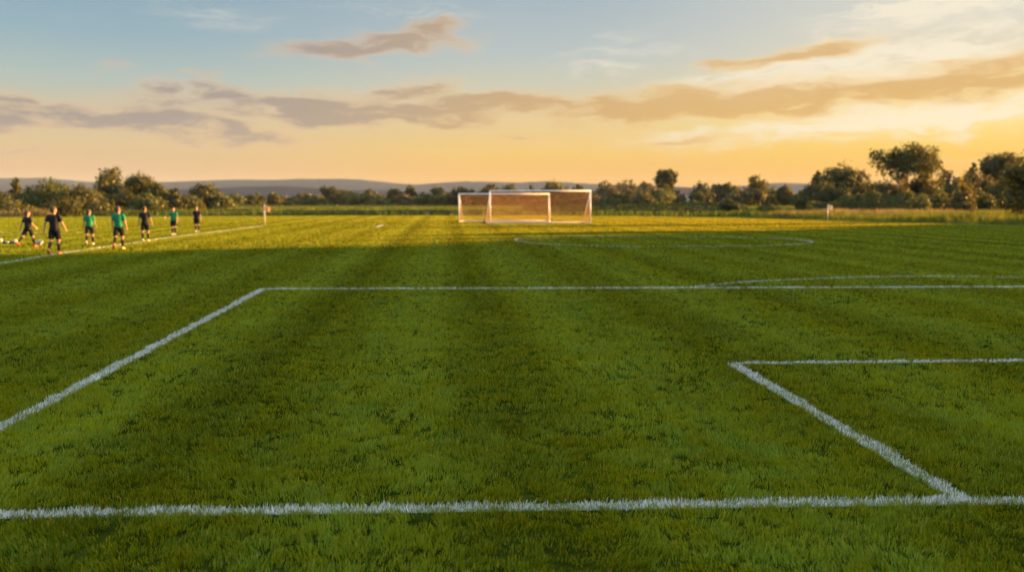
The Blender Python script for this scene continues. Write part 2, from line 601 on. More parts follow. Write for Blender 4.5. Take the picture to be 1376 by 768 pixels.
corner_l = ground(354, 389)
corner_r = ground(984, 489)
base_r = ground(1297, 674)
far_dir = (ground(1376, 386) - corner_l).normalized()
near_dir = (ground(1376, 673) - ground(0, 692)).normalized()
LINES = [
    ('goal_line', [ground(0, 692) - near_dir * 4, ground(0, 692), ground(500, 685), ground(900, 679), ground(1376, 673), ground(1376, 673) + near_dir * 6], .118, 8500,
     'nearest white line running across the whole foreground'),
    ('penalty_area_side_line', [ground(0, 576) + (ground(0, 576) - corner_l).normalized() * 6, ground(0, 576), corner_l], .13, 6500, 'white line running up the left of the pitch to the box corner'),
    ('penalty_area_front_line', [corner_l, ground(920, 387.5), ground(1376, 386), ground(1376, 386) + far_dir * 12], .10, 4500, 'long thin white line across the middle of the pitch'),
    ('goal_area_side_line', [base_r, corner_r], .13, 7500, 'slanting white line at the right meeting the nearest line'),
    ('goal_area_front_line', [corner_r, ground(1376, 485.5), ground(1376, 485.5) + (ground(1376, 485.5) - corner_r).normalized() * 6], .10, 6000, 'short white line leaving the right picture edge'),
    ('penalty_arc_line', spline(through([(927, 387.2), (960, 383), (1010, 379), (1090, 375.2), (1180, 372.6), (1270, 372), (1376, 373.4)])), .07, 2000, 'shallow white arc beyond the penalty box'),
    ('centre_circle_line', spline(through([(930, 331), (850, 331.5), (770, 329.5), (715, 326.5), (693, 323), (704, 320.2), (760, 318.6), (850, 318), (960, 318.3), (1050, 320.6), (1092, 325), (1060, 329), (1000, 330.8), (930, 331)])), .065, 800, 'flattened white circle in the middle distance'),
    ('touchline', spline(through([(-120, 372), (0, 354.5), (90, 339.5), (160, 329.5), (230, 319), (290, 311.5), (355, 303)])), .075, 1000, 'white touchline running past the players to the flag'),
    ('pitch_mark_line', through([(505, 305.6), (515, 302.4)]), .22, 700, 'short white dash in the sunlit far grass'),
    ('far_pitch_line', through([(-40, 312.8), (60, 312.4), (118, 312)]), .07, 700, 'faint white line behind the players'),
]
line_segs = []
for nm, pts, wd, dens, lab in LINES:
    for a, b in zip(pts, pts[1:]):
        line_segs.append((a.x, a.y, b.x, b.y, wd / 2))


def on_line(P, grow=0.0):
    m = np.zeros(len(P), bool)
    wob = (vnoise(P, 14, 5) - .5) * 0.03
    for (ax, ay, bx, by, hw) in line_segs:
        dx, dy = bx - ax, by - ay
        L2 = dx * dx + dy * dy + 1e-9
        t = np.clip(((P[:, 0] - ax) * dx + (P[:, 1] - ay) * dy) / L2, 0, 1)
        d2 = (P[:, 0] - ax - t * dx) ** 2 + (P[:, 1] - ay - t * dy) ** 2
        m |= d2 < (hw + grow + wob) ** 2
    return m


def lean_field(P, amt):
    a = vnoise(P, 2.2, 21) * 9.0 + vnoise(P, 7.0, 22) * 4.0
    m = 0.25 + 0.9 * vnoise(P, 4.0, 23)
    # strips mown toward / away from the camera lie the other way
    s = np.cos((P[:, 0] + 0.078 * P[:, 1] + 0.5) * 2 * math.pi / 2.4) * 0.6
    v = np.stack([np.cos(a) * m, np.sin(a) * m + s], 1) * amt
    return v + RNG.normal(0, 0.28, (len(P), 2))


def lawn_zone(d0, d1, dens, h, w, amt, fin=None, fout=None):
    P = trapezoid(d0, d1, dens)
    # neighbouring densities dissolve into one another
    pr = np.ones(len(P))
    if fin: pr *= np.clip((P[:, 1] - d0) / fin, 0, 1)
    if fout: pr *= np.clip((d1 - P[:, 1]) / fout, 0, 1)
    P = P[RNG.random(len(P)) < pr]
    P = P[in_poly(P, LAWN)]
    c1, c2, c3 = vnoise(P, 8.0, 1), vnoise(P, 20.0, 2), vnoise(P, 1.1, 3)
    hole = np.clip((0.235 - (vnoise(P * np.array([[1.0, .45]]), 11.0, 9) * .55 + vnoise(P * np.array([[1.0, .5]]), 25.0, 10) * .45)) / .05, 0, 1)
    keep = RNG.random(len(P)) < (1 - .93 * hole) * np.clip(2.8 * (c2 * .55 + c1 * .45) - .65 + 0.3 * c3, 0.16, 1)
    P, c1, c2, c3, hole = P[keep], c1[keep], c2[keep], c3[keep], hole[keep]
    g = ~on_line(P) | (RNG.random(len(P)) < .14)
    P, c1, c2, c3, hole = P[g], c1[g], c2[g], c3[g], hole[g]
    hh = h * (0.32 + 0.55 * c1 + 0.75 * c2 + 0.15 * c3) * (1 - .6 * hole) * (0.75 + 0.5 * RNG.random(len(P)))
    ww = w * (0.7 + 0.6 * RNG.random(len(P)))
    return blades(P, hh, ww, lean_field(P, amt))


def merge(parts):
    V, Q, T, A = [], [], [], []
    off = 0
    for v, (q, t), a in parts:
        V.append(v); Q.append(q + off); T.append(t + off); A.append(a)
        off += len(v)
    return np.concatenate(V), [np.concatenate(Q), np.concatenate(T)], np.concatenate(A)


v, f, a = merge([lawn_zone(2.6, 8.5, 12000, .038, .0040, .4, None, 3.0), lawn_zone(5.5, 17, 4600, .037, .0056, .4, 3.0, 7.0),
                 lawn_zone(10, 32, 1100, .036, .010, .45, 7.0, 10.0), lawn_zone(22, 60, 260, .034, .022, .5, 10.0, 18.0), lawn_zone(42, 103, 80, .034, .045, .4, 18.0)])
tag(np_mesh('grass', v, f, M_GRASS, tint=a), 'short mown grass blades covering the pitch', 'grass', None, 'stuff')

for idx, (nm, pts, wd, dens, lab) in enumerate(LINES):
    # painted sheet 4 mm above the pitch, plus the painted blades standing in it
    vs, fs = [], []
    for i, p in enumerate(pts):
        d = (pts[min(i + 1, len(pts) - 1)] - pts[max(i - 1, 0)]).normalized()
        nrm = Vector((-d.y, d.x, 0)) * (wd / 2)
        z = 0.004 + 0.0004 * idx
        vs += [(p.x - nrm.x, p.y - nrm.y, z), (p.x + nrm.x, p.y + nrm.y, z)]
    fs = np.array([(2 * i, 2 * i + 2, 2 * i + 3, 2 * i + 1) for i in range(len(pts) - 1)])
    PP = []
    for p, q in zip(pts, pts[1:]):
        L = (q - p).length
        n = int(L * wd * dens)
        u, s = RNG.random(n), (RNG.random(n) - .5)
        d = (q - p).normalized()
        X = np.stack([p.x + d.x * u * L - d.y * s * wd, p.y + d.y * u * L + d.x * s * wd], 1)
        PP.append(X)
    P = np.concatenate(PP)
    P = P + (vnoise(P, 5, 31)[:, None] - .5) * 0.035
    P = P[RNG.random(len(P)) < np.clip(0.12 + 1.35 * vnoise(P, 11, 32), 0.1, 1)]
    dist = P[:, 1]
    h = np.where(dist < 14, .033, np.where(dist < 22, .042, .040)) * (0.65 + 0.5 * RNG.random(len(P)) + 0.25 * vnoise(P, 8, 33))
    w = np.where(dist < 8, .0050, np.where(dist < 22, .009, .022)) * (0.7 + 0.6 * RNG.random(len(P)))
    bv, bf, ba = blades(P, h, w, lean_field(P, .35))
    vv = np.concatenate([np.array(vs), bv])
    tt = np.concatenate([np.full(len(vs), 1.5), ba])
    o = np_mesh(nm, vv, [fs, bf[0] + len(vs), bf[1] + len(vs)], M_PAINT, tint=tt)
    tag(o, lab, None, None, 'structure')

# ------------------------------------------------------------------ trees, hedges, rough grass
def leaf_mat(name, c1, c2, tg=(1.4, 1.15, 0.4), trans=0.42):
    m, t = new_mat(name)
    k = NT(t)
    a = k.n('ShaderNodeAttribute', attribute_name='tint').outputs['Fac']
    c = k.mix(a, c1, c2)
    tc = k.mix(1.0, c, tg, 'MULTIPLY')
    k.out(k.leaf(c, tc, trans, 0.03, 0.5))
    return m


M_LEAF = {
    'dark': leaf_mat('dark_foliage', (0.028, 0.040, 0.007), (0.085, 0.088, 0.014)),
    'green': leaf_mat('green_foliage', (0.040, 0.062, 0.009), (0.115, 0.130, 0.020)),
    'olive': leaf_mat('olive_foliage', (0.042, 0.054, 0.009), (0.105, 0.108, 0.018)),
    'gold': leaf_mat('golden_foliage', (0.075, 0.075, 0.014), (0.165, 0.140, 0.026)),
    'brown': leaf_mat('brown_foliage', (0.040, 0.040, 0.009), (0.095, 0.086, 0.017)),
}


def bark_mat():
    m, t = new_mat('bark')
    k = NT(t)
    co = k.n('ShaderNodeTexCoord').outputs['Object']
    x, y, z = k.xyz(co)
    n = k.noise(k.comb(k.math('MULTIPLY', x, 6), k.math('MULTIPLY', y, 6), z), 2.0, 5, 0.65)
    k.out(k.principled(k.mix(n, (0.03, 0.022, 0.014), (0.12, 0.085, 0.055)), 0.9, 0.15, k.bump(n, 0.6, 0.05)))
    return m


M_BARK = bark_mat()


def leaf_quads(C, N, size, rng):
    """leaf clumps: bent quads centred on C, roughly facing N"""
    n = len(C)
    N = N + rng.normal(0, .55, (n, 3))
    N /= np.linalg.norm(N, axis=1)[:, None] + 1e-9
    A = np.cross(N, rng.normal(0, 1, (n, 3)))
    A /= np.linalg.norm(A, axis=1)[:, None] + 1e-9
    B = np.cross(N, A)
    s = size * (0.5 + 0.9 * rng.random(n))[:, None]
    a, b = A * s, B * s * (0.45 + 0.4 * rng.random(n))[:, None]
    V = np.stack([C - a, C - b * .9 + N * s * .15, C + a, C + b * .9 + N * s * .15], 1)
    q = np.arange(n)[:, None] * 4 + np.array([[0, 1, 2, 3]])
    return V.reshape(-1, 3), q


def crown_mesh(lobes, n_leaf, size, rng, hollow=0.55, porous=0.0):
    """lobes: list of (centre, radii). Leaves sit in sub-clumps on the lobes' outer shells"""
    vol = np.array([r[0] * r[1] * r[2] for _, r in lobes]) ** (2 / 3)
    vol /= vol.sum()
    Cs, Ns, Ts = [], [], []
    for (c, r), share in zip(lobes, vol):
        m = max(8, int(n_leaf * share))
        nsub = max(4, int(m / 22))
        D = rng.normal(0, 1, (nsub, 3)); D /= np.linalg.norm(D, axis=1)[:, None]
        rad = hollow + (1 - hollow) * rng.random(nsub) ** 0.6
        sub = D * rad[:, None]
        tone = rng.random(nsub)
        if porous:
            keepers = rng.random(nsub) > porous
            sub, D, tone = sub[keepers], D[keepers], tone[keepers]
            nsub = len(sub)
        j = rng.integers(0, nsub, m)
        spread = 0.20
        P = sub[j] + rng.normal(0, spread, (m, 3))
        Cs.append(np.array(c) + P * np.array(r)); Ns.append(D[j]); Ts.append(np.clip(tone[j] * .7 + rng.random(m) * .4 - .05, 0, 1))
    C, N, T = np.concatenate(Cs), np.concatenate(Ns), np.concatenate(Ts)
    keep = C[:, 2] > 0.02
    C, N, T = C[keep], N[keep], T[keep]
    V, q = leaf_quads(C, N, size, rng)
    return V, q, np.repeat(T, 4)


def limb_mesh(H, r0, tips, rng, fork=0.3):
    b = MB()
    lean = Vector((rng.normal(0, .02), rng.normal(0, .02), 0)) * H
    pts = [Vector((0, 0, -0.1)), Vector((0, 0, 0.02 * H)) + lean * .1, lean * .4 + Vector((0, 0, fork * H * .6)), lean + Vector((0, 0, fork * H)), lean * 1.4 + Vector((0, 0, H * .72))]
    b.tube(pts, [r0 * 1.5, r0 * 1.1, r0 * .9, r0 * .75, r0 * .2], 7)
    for tp in tips:
        tp = Vector(tp)
        s = lean + Vector((0, 0, fork * H * (0.75 + .5 * rng.random())))
        midp = s.lerp(tp, .5) + Vector((0, 0, -.04 * H))
        b.tube([s, midp, tp], [r0 * .45, r0 * .28, r0 * .08], 5)
    return b


def add_tree(px, top, wpx, d, kind, tone, name, label, group, leaves=None, seed=None):
    rng = np.random.default_rng(int(px * 7 + d))
    x = at_depth(px, d)
    H = height_at(top, d)
    Wd = wpx / FPX * d
    root = empty(name, (x, d, -0.02))
    cat = 'shrub' if name == 'shrub' else 'tree'
    tag(root, label, cat, group)
    lobes = []
    rw = Wd / 2
    size = max(.11, min(.7, 1.5 * d / FPX * 1.1))
    if kind == 'airy':           # clear stem, open crown with sky holes
        n = 13
        for i in range(n):
            a = 2 * math.pi * i / n * 2.4 + rng.random()
            rr = rw * (0.25 + 0.5 * rng.random())
            z = H * (0.50 + 0.34 * rng.random())
            lobes.append(((math.cos(a) * rr, math.sin(a) * rr, z), (rw * .38, rw * .38, H * .15)))
        lobes.append(((0, 0, H * .86), (rw * .45, rw * .45, H * .13)))
        lobes.append(((rw * .3, 0, H * .80), (rw * .35, rw * .35, H * .12)))
        nl, hol, por, fork = 7500, .3, .22, .34
    elif kind == 'round':        # full crown on a short stem
        for i in range(9):
            a = rng.random() * 6.28
            rr = rw * .55 * math.sqrt(rng.random())
            z = H * (0.26 + 0.46 * rng.random())
            lobes.append(((math.cos(a) * rr, math.sin(a) * rr, z), (rw * .58, rw * .58, H * .23)))
        lobes.append(((0, 0, H * .74), (rw * .55, rw * .55, H * .24)))
        nl, hol, por, fork = 6500, .5, .05, .25
    elif kind == 'slim':
        for i in range(7):
            z = H * (0.35 + .55 * i / 6)
            lobes.append(((rng.normal(0, rw * .25), rng.normal(0, rw * .25), z), (rw * (.75 - .4 * i / 6), rw * (.75 - .4 * i / 6), H * .11)))
        nl, hol, por, fork = 1800, .4, .2, .3
    else:                        # bushy: foliage to the ground
        for i in range(10):
            a = rng.random() * 6.28
            rr = rw * .62 * math.sqrt(rng.random())
            z = H * (0.16 + 0.52 * rng.random()) * (1 - .35 * rr / rw)
            lobes.append(((math.cos(a) * rr, math.sin(a) * rr, z), (rw * .52, rw * .52, H * .28)))
        lobes.append(((rng.normal(0, rw * .15), 0, H * .74), (rw * .40, rw * .40, H * .25)))
        nl, hol, por, fork = 6500, .5, .03, .15
    if d > 250: nl = int(nl * .55)
    if kind == 'shrub' or name == 'shrub': nl = int(nl * .6)
    V, q, T = crown_mesh(lobes, nl, size, rng, hol, por)
    # bring the top to the right height
    zt = np.percentile(V[:, 2], 99.7)
    V[:, 2] *= H / zt
    np_mesh('crown', V, [q], M_LEAF[tone], root, T)
    tips = [l[0] for l in lobes[:7]]
    r0 = max(.05, .020 * H + .02 * rw)
    limb_mesh(H, r0, tips, rng, fork).build('trunk', M_BARK, root)
    return root


TREES = [
    # px, top, width, dist, kind, tone, name, label
    (27, 239, 24, 170, 'slim', 'olive', 'tree', 'thin sparse-crowned tree standing alone before the hills at the far left'),
    (72, 241, 62, 125, 'bushy', 'green', 'tree', 'dark bushy thicket tree behind the two leftmost players'),
    (116, 249, 66, 122, 'bushy', 'olive', 'tree', 'olive bushy tree between the dark thicket and the tallest left tree'),
    (157, 226, 48, 142, 'round', 'dark', 'tree', 'tallest dark round tree of the left group'),
    (189, 234, 42, 148, 'round', 'olive', 'tree', 'lighter loose-topped tree touching the right of the tallest left tree'),
    (216, 247, 38, 142, 'bushy', 'olive', 'tree', 'low olive tree filling the slope right of the loose-topped tree'),
    (241, 254, 34, 138, 'bushy', 'dark', 'tree', 'small dark bush tree beside the round tree of the left field'),
    (278, 247, 52, 150, 'round', 'dark', 'tree', 'isolated dark round bushy tree closing the left group'),
    (319, 260, 34, 290, 'bushy', 'green', 'tree', 'low green tree right of the isolated round tree'),
    (345, 261, 32, 295, 'bushy', 'olive', 'tree', 'low olive tree directly behind the left corner flag'),
    (371, 259, 26, 300, 'round', 'dark', 'tree', 'small round dark tree just right of the left corner flag'),
    (409, 260, 34, 320, 'bushy', 'dark', 'tree', 'low dark tree left of the pointed tree in the far row'),
    (446, 251, 30, 330, 'round', 'dark', 'tree', 'pointed taller tree at the left end of the far wooded row'),
    (470, 255, 42, 335, 'bushy', 'green', 'tree', 'broad tree just right of the pointed tree in the far row'),
    (501, 255, 44, 335, 'bushy', 'brown', 'tree', 'brownish broad tree in the middle of the far row'),
    (531, 254, 26, 320, 'round', 'dark', 'tree', 'narrow dark tree left of the round-headed tree in the far row'),
    (553, 250, 18, 320, 'round', 'dark', 'tree', 'round-headed tree standing above the far row left of the goals'),
    (573, 259, 28, 300, 'bushy', 'green', 'tree', 'low tree between the two raised crowns left of the goals'),
    (588, 252, 22, 320, 'round', 'dark', 'tree', 'small domed tree next to the smaller goal'),
    (622, 251, 46, 300, 'bushy', 'brown', 'tree', 'brown bushy tree behind the left post of the smaller goal'),
    (659, 248, 32, 300, 'round', 'brown', 'tree', 'rounded crown showing above the left post of the front goal'),
    (686, 248, 28, 305, 'round', 'olive', 'tree', 'second rounded crown above the front goal crossbar'),
    (713, 250, 26, 320, 'bushy', 'olive', 'tree', 'low thin crown above the middle of the crossbar'),
    (743, 244, 40, 300, 'round', 'olive', 'tree', 'tallest crown rising above the front goal crossbar'),
    (777, 249, 30, 310, 'bushy', 'brown', 'tree', 'low crown above the right end of the crossbar'),
    (812, 244, 44, 480, 'bushy', 'brown', 'tree', 'hazy brown tree just right of the front goal'),
    (838, 242, 46, 500, 'bushy', 'brown', 'tree', 'hazy brown tree in the middle of the wood right of the goal'),
    (866, 246, 40, 470, 'bushy', 'brown', 'tree', 'hazy brown tree left of the umbrella-shaped tree'),
    (892, 228, 36, 300, 'airy', 'dark', 'tree', 'umbrella-shaped tree with open crown right of the goal'),
    (864, 256, 36, 280, 'bushy', 'olive', 'tree', 'low olive tree under the brown wood right of the goal'),
    (890, 253, 54, 290, 'bushy', 'green', 'tree', 'wide low tree at the foot of the umbrella-shaped tree'),
    (908, 257, 22, 315, 'bushy', 'brown', 'tree', 'low brown tree hiding the left half of the white house'),
    (935, 258, 20, 312, 'bushy', 'dark', 'tree', 'low dark tree hiding the right end of the white house'),
    (942, 246, 32, 320, 'bushy', 'dark', 'tree', 'dark tree immediately right of the white house'),
    (960, 248, 26, 330, 'round', 'brown', 'tree', 'small brown tree second to the right of the white house'),
    (977, 246, 28, 330, 'round', 'olive', 'tree', 'pale rounded tree left of the spiky dark tree'),
    (1010, 237, 42, 260, 'bushy', 'dark', 'tree', 'spiky-topped dark tree midway between house and right wood'),
    (1033, 252, 30, 262, 'bushy', 'green', 'tree', 'low green tree leaning on the spiky-topped dark tree'),
    (1052, 250, 20, 240, 'round', 'dark', 'tree', 'narrow dark tree standing before the right-hand distant hill'),
    (1071, 257, 26, 230, 'bushy', 'olive', 'tree', 'low tree filling the gap before the right wood'),
    (1096, 233, 40, 152, 'bushy', 'brown', 'tree', 'brownish tree forming the left end of the right wood'),
    (1126, 222, 62, 150, 'round', 'dark', 'tree', 'wide dark domed tree left of the largest tree'),
    (1154, 232, 42, 150, 'bushy', 'brown', 'tree', 'brown tree in the dip between domed tree and largest tree'),
    (1211, 194, 92, 132, 'airy', 'dark', 'tree', 'largest tree with sky showing through its open crown'),
    (1190, 236, 66, 130, 'bushy', 'brown', 'tree', 'brown undergrowth tree below left side of the largest tree'),
    (1234, 231, 52, 134, 'bushy', 'olive', 'tree', 'olive undergrowth tree below right side of the largest tree'),
    (1266, 228, 44, 150, 'bushy', 'brown', 'tree', 'brown tree just right of the largest tree'),
    (1294, 219, 22, 155, 'slim', 'brown', 'tree', 'thin spire-topped tree poking above the right wood'),
    (1300, 230, 54, 150, 'bushy', 'brown', 'tree', 'broad brown tree around the thin spire'),
    (1338, 206, 62, 165, 'airy', 'brown', 'tree', 'loose golden-edged tree near the right picture edge'),
    (1342, 235, 48, 140, 'bushy', 'olive', 'tree', 'rounded pale tree under the loose golden-edged tree'),
    (1372, 205, 56, 71, 'round', 'dark', 'tree', 'near tree on a bare stem cut by the right picture edge'),
    (1251, 252, 42, 108, 'bushy', 'green', 'shrub', 'round green shrub right of the long hedge mound'),
    (1287, 243, 28, 114, 'bushy', 'gold', 'shrub', 'small golden round shrub standing above the brown shrub'),
    (1284, 257, 46, 104, 'bushy', 'brown', 'shrub', 'brown rounded shrub at the edge of the golden meadow'),
    (1315, 259, 32, 110, 'bushy', 'olive', 'shrub', 'loose olive shrub right of the brown shrub'),
    (1166, 252, 24, 118, 'bushy', 'olive', 'shrub', 'small rim-lit shrub peeping over the hedge mound'),
    (976, 267, 26, 114, 'bushy', 'dark', 'shrub', 'dark clump at the right end of the tall green hedge'),
    (1076, 262, 26, 128, 'bushy', 'olive', 'shrub', 'upright olive shrub left of the right corner flag'),
    (1030, 274, 30, 118, 'bushy', 'green', 'shrub', 'low green shrub right of the dark clump'),
    (8, 258, 50, 150, 'bushy', 'dark', 'tree', 'low dark tree at the left picture edge below the hills'),
    (48, 256, 44, 140, 'bushy', 'olive', 'tree', 'olive tree between the thin lone tree and the dark thicket'),
    (138, 258, 50, 128, 'bushy', 'green', 'tree', 'low green tree below the left side of the tallest left tree'),
    (176, 256, 50, 130, 'bushy', 'dark', 'tree', 'low dark tree below the right side of the tallest left tree'),
    (204, 260, 50, 126, 'bushy', 'green', 'tree', 'low green tree behind the middle black-shirted player'),
    (258, 262, 40, 140, 'bushy', 'olive', 'tree', 'low olive tree at the left foot of the isolated round tree'),
    (300, 262, 40, 150, 'bushy', 'green', 'tree', 'low green tree at the right foot of the isolated round tree'),
    (393, 265, 40, 310, 'bushy', 'olive', 'tree', 'very low olive tree at the left end of the far wooded row'),
    (428, 262, 40, 315, 'bushy', 'green', 'tree', 'low green tree before the pointed tree in the far row'),
    (485, 260, 50, 315, 'bushy', 'olive', 'tree', 'low olive tree before the brownish broad tree in the far row'),
    (515, 262, 44, 310, 'bushy', 'green', 'tree', 'low green tree below the narrow dark tree of the far row'),
    (545, 261, 40, 310, 'bushy', 'brown', 'tree', 'low brown tree below the round-headed tree of the far row'),
    (604, 259, 44, 305, 'bushy', 'olive', 'tree', 'low olive tree beside the left post of the smaller goal'),
    (640, 258, 46, 300, 'bushy', 'dark', 'tree', 'low dark tree seen through the net of the smaller goal'),
    (672, 258, 46, 300, 'bushy', 'brown', 'tree', 'low brown tree seen through the left of the front goal net'),
    (700, 258, 46, 300, 'bushy', 'dark', 'tree', 'low dark tree seen through the middle of the front goal net'),
    (728, 257, 46, 300, 'bushy', 'brown', 'tree', 'low brown tree below the tallest crown over the crossbar'),
    (760, 257, 46, 300, 'bushy', 'dark', 'tree', 'low dark tree seen through the right of the front goal net'),
    (790, 256, 46, 300, 'bushy', 'brown', 'tree', 'low brown tree at the right post of the front goal'),
    (826, 258, 50, 290, 'bushy', 'olive', 'tree', 'low olive tree at the left foot of the brown wood'),
    (990, 256, 44, 280, 'bushy', 'brown', 'tree', 'low brown tree left of the spiky-topped dark tree'),
    (1110, 245, 60, 140, 'bushy', 'dark', 'tree', 'dark undergrowth tree at the left end of the right wood'),
    (1150, 246, 56, 140, 'bushy', 'dark', 'tree', 'dark undergrowth tree below the dip left of the largest tree'),
    (1280, 240, 60, 146, 'bushy', 'dark', 'tree', 'dark tree filling the wood behind the small golden shrub'),
    (1322, 240, 50, 150, 'bushy', 'brown', 'tree', 'brown tree between thin spire and loose golden-edged tree'),
    (1362, 240, 50, 130, 'bushy', 'olive', 'tree', 'olive tree behind the near tree at the right picture edge'),
    (24, 267, 70, 104, 'bushy', 'olive', 'shrub', 'wide olive shrub bank at the far left edge'),
    (92, 264, 50, 100, 'bushy', 'olive', 'shrub', 'olive brown shrub behind the second player from the left'),
    (140, 272, 50, 104, 'bushy', 'olive', 'shrub', 'low olive shrub behind the two players in green'),
]
for (px, top, wpx, d, kind, tone, nm, lab) in TREES:
    grp = 'shrubs at the edge of the pitch' if nm == 'shrub' else ('trees of the right wood' if px > 1085 else 'trees of the left group' if px < 300 else 'trees of the far row')
    add_tree(px, top, wpx, d, kind, tone, nm, lab, grp)


def hedge(name, label, pts, thick, tone, n, seed, size=.12):
    """pts: (px, top_py, dist) along the hedge"""
    rng = np.random.default_rng(seed)
    pl = [(at_depth(p, d), d, height_at(t, d)) for p, t, d in pts]
    cx, cy = pl[len(pl) // 2][0], pl[len(pl) // 2][1]
    seg = np.array(pl)
    L = np.sqrt(((seg[1:, :2] - seg[:-1, :2]) ** 2).sum(1)); cum = np.concatenate([[0], np.cumsum(L)])
    s = rng.random(n) * cum[-1]
    X, Y, Hh = (np.interp(s, cum, seg[:, i]) for i in range(3))
    lump = vnoise(np.stack([X, Y], 1), .55, seed) * .35 + .78
    lump2 = vnoise(np.stack([X, Y], 1), 1.7, seed + 1) * .2 + .9
    Hh = Hh * lump * lump2
    th = rng.random(n) * math.pi * .62 - .1
    front = rng.random(n) < .75
    rad = .78 + .25 * rng.random(n)
    Z = np.abs(np.sin(th)) * Hh * rad
    off = np.cos(th) * thick * rad * np.where(front, -1, 1)
    C = np.stack([X - cx, Y + off - cy, Z + .02], 1)
    N = np.stack([rng.normal(0, .3, n), np.where(front, -1, 1) * np.cos(th), np.sin(th)], 1)
    V, q = leaf_quads(C, N, size, rng)
    tone_v = np.clip(vnoise(np.stack([X, Z * 2], 1), 1.2, seed + 4) * .8 + rng.random(n) * .4 - .1, 0, 1)
    root = empty(name, (cx, cy, -0.02))
    tag(root, label, 'hedge', 'hedges beyond the pitch')
    np_mesh('foliage', V, [q], M_LEAF[tone], root, np.repeat(tone_v, 4))
    for t in np.linspace(0.02, .98, min(30, max(6, int(cum[-1] / 2.5)))):
        b = MB()
        sx, sy, sh = (np.interp(t * cum[-1], cum, seg[:, i]) for i in range(3))
        b.tube([(sx - cx, sy - cy, -.05), (sx - cx + .05, sy - cy, sh * .35), (sx - cx - .1, sy - cy + .1, sh * .7)], [.05, .035, .01], 5)
        b.build('stem', M_BARK, root)
    return root


hedge('hedge', 'tall dense green hedge right of the front goal', [(700, 274, 116), (790, 273, 113), (860, 271.5, 112), (930, 272, 113), (1000, 273, 116)], 1.1, 'green', 9000, 51, .13)
hedge('hedge', 'low dark hedge across the far edge left of the goals', [(300, 281, 118), (420, 282.5, 112), (520, 282, 108), (610, 282.5, 108), (700, 283, 110)], .8, 'dark', 8000, 52, .10)
hedge('hedge', 'long rounded hedge mound below the largest tree', [(1085, 273, 100), (1130, 266, 98), (1170, 260, 98), (1205, 259, 99), (1240, 266, 100)], 1.5, 'green', 8000, 53, .13)
hedge('hedge', 'short low dark bank in front of the tall green hedge', [(905, 284, 104), (935, 281, 103), (965, 285, 103)], .6, 'dark', 1500, 54, .09)
hedge('hedge', 'pale hedge strip in the far field left of the goals', [(300, 275, 215), (430, 275, 215), (560, 275.5, 210), (700, 275, 210)], 1.2, 'olive', 5000, 55, .2)
hedge('hedge', 'low hedge behind the leftmost players along the pitch edge', [(-60, 283, 97), (60, 284, 98), (180, 283, 104), (300, 282, 116)], .7, 'green', 6000, 56, .11)


def rough_grass(name, label, poly, dens, hmin, hmax, w, mat, seed):
    P0 = np.array(poly); lo, hi = P0.min(0), P0.max(0)
    n = int((hi - lo).prod() * dens)
    P = RNG.random((n, 2)) * (hi - lo) + lo
    P = P[in_poly(P, poly)]
    c = vnoise(P, .35, seed); c2 = vnoise(P, 1.3, seed + 1)
    keep = RNG.random(len(P)) < .3 + 1.0 * c
    P, c, c2 = P[keep], c[keep], c2[keep]
    h = hmin + (hmax - hmin) * np.clip(c * .7 + c2 * .5 + RNG.normal(0, .15, len(P)), 0, 1.2)
    ww = w * (.6 + .8 * RNG.random(len(P)))
    v, f, a = blades(P, h, ww, RNG.normal(0, .28, (len(P), 2)), .2)
    o = np_mesh(name, v, f, mat, tint=np.repeat(np.clip(c2 * .8 + RNG.random(len(P)) * .35, 0, 1), 5))
    tag(o, label, 'grass', None, 'stuff')


rough_grass('meadow_grass', 'golden uncut meadow grass right of the pitch', [(36, 60), (29.3, 76.5), (25.5, 92), (50, 110), (95, 110), (95, 40), (43, 40)], 26, .22, .85, .045, M_MEADOW, 61)
rough_grass('field_grass', 'green uncut grass between the pitch and the far trees', [(-100, 101), (-20, 101.7), (10, 100.7), (25, 92.5), (50, 110), (100, 170), (60, 230), (-120, 230)], 4.2, .25, .75, .10, M_RANK, 62)
rough_grass('dry_grass', 'tall dry buff grass at the far left beyond the pitch', [(-72, 87), (-57, 91.2), (-50, 93.6), (-51, 96), (-72, 95)], 40, .4, 1.2, .05, M_DRY, 63)
rough_grass('reed_grass', 'pale dry seed-head grass before the hedge mound', [(26, 86), (33, 92), (44, 92), (48, 89), (40, 84)], 40, .4, 1.05, .05, M_DRY, 64)


def woodland():
    """the tree belt along the right-hand side of the ground, beyond the frame, which shades the near half of the pitch"""
    rng = np.random.default_rng(77)
    line = [(58, 71), (61, 58), (64, 44), (68, 25), (70, 2), (69, -14)]
    lobes = []
    seg = np.array(line, float)
    L = np.sqrt(((seg[1:] - seg[:-1]) ** 2).sum(1)); cum = np.concatenate([[0], np.cumsum(L)])
    for s in np.concatenate([np.arange(0, cum[-1], 2.6), np.arange(16, cum[-1], 2.6)]):
        x, y = np.interp(s, cum, seg[:, 0]) + rng.uniform(-.5, 5), np.interp(s, cum, seg[:, 1])
        hgt = np.interp(s, [0, 14, 21, 27, 40], [4.2, 6.4, 7.8, 10.5, 13.5]) + rng.normal(0, .9)
        for z in (1.5, 3.6, 5.8, 8.0, 10.0):
            if z < hgt - 1:
                lobes.append(((x + rng.normal(0, .9), y + rng.normal(0, .9), z), (2.2, 2.2, 1.9)))
        lobes.append(((x, y, hgt - 1.4), (1.9, 1.9, 1.7)))
    V, q, T = crown_mesh(lobes, 100000, .55, rng, .3, 0)
    o = np_mesh('woodland', V, [q], M_LEAF['dark'], None, T)
    tag(o, 'dense belt of trees along the right side of the ground', 'woodland', None, 'stuff')


woodland()

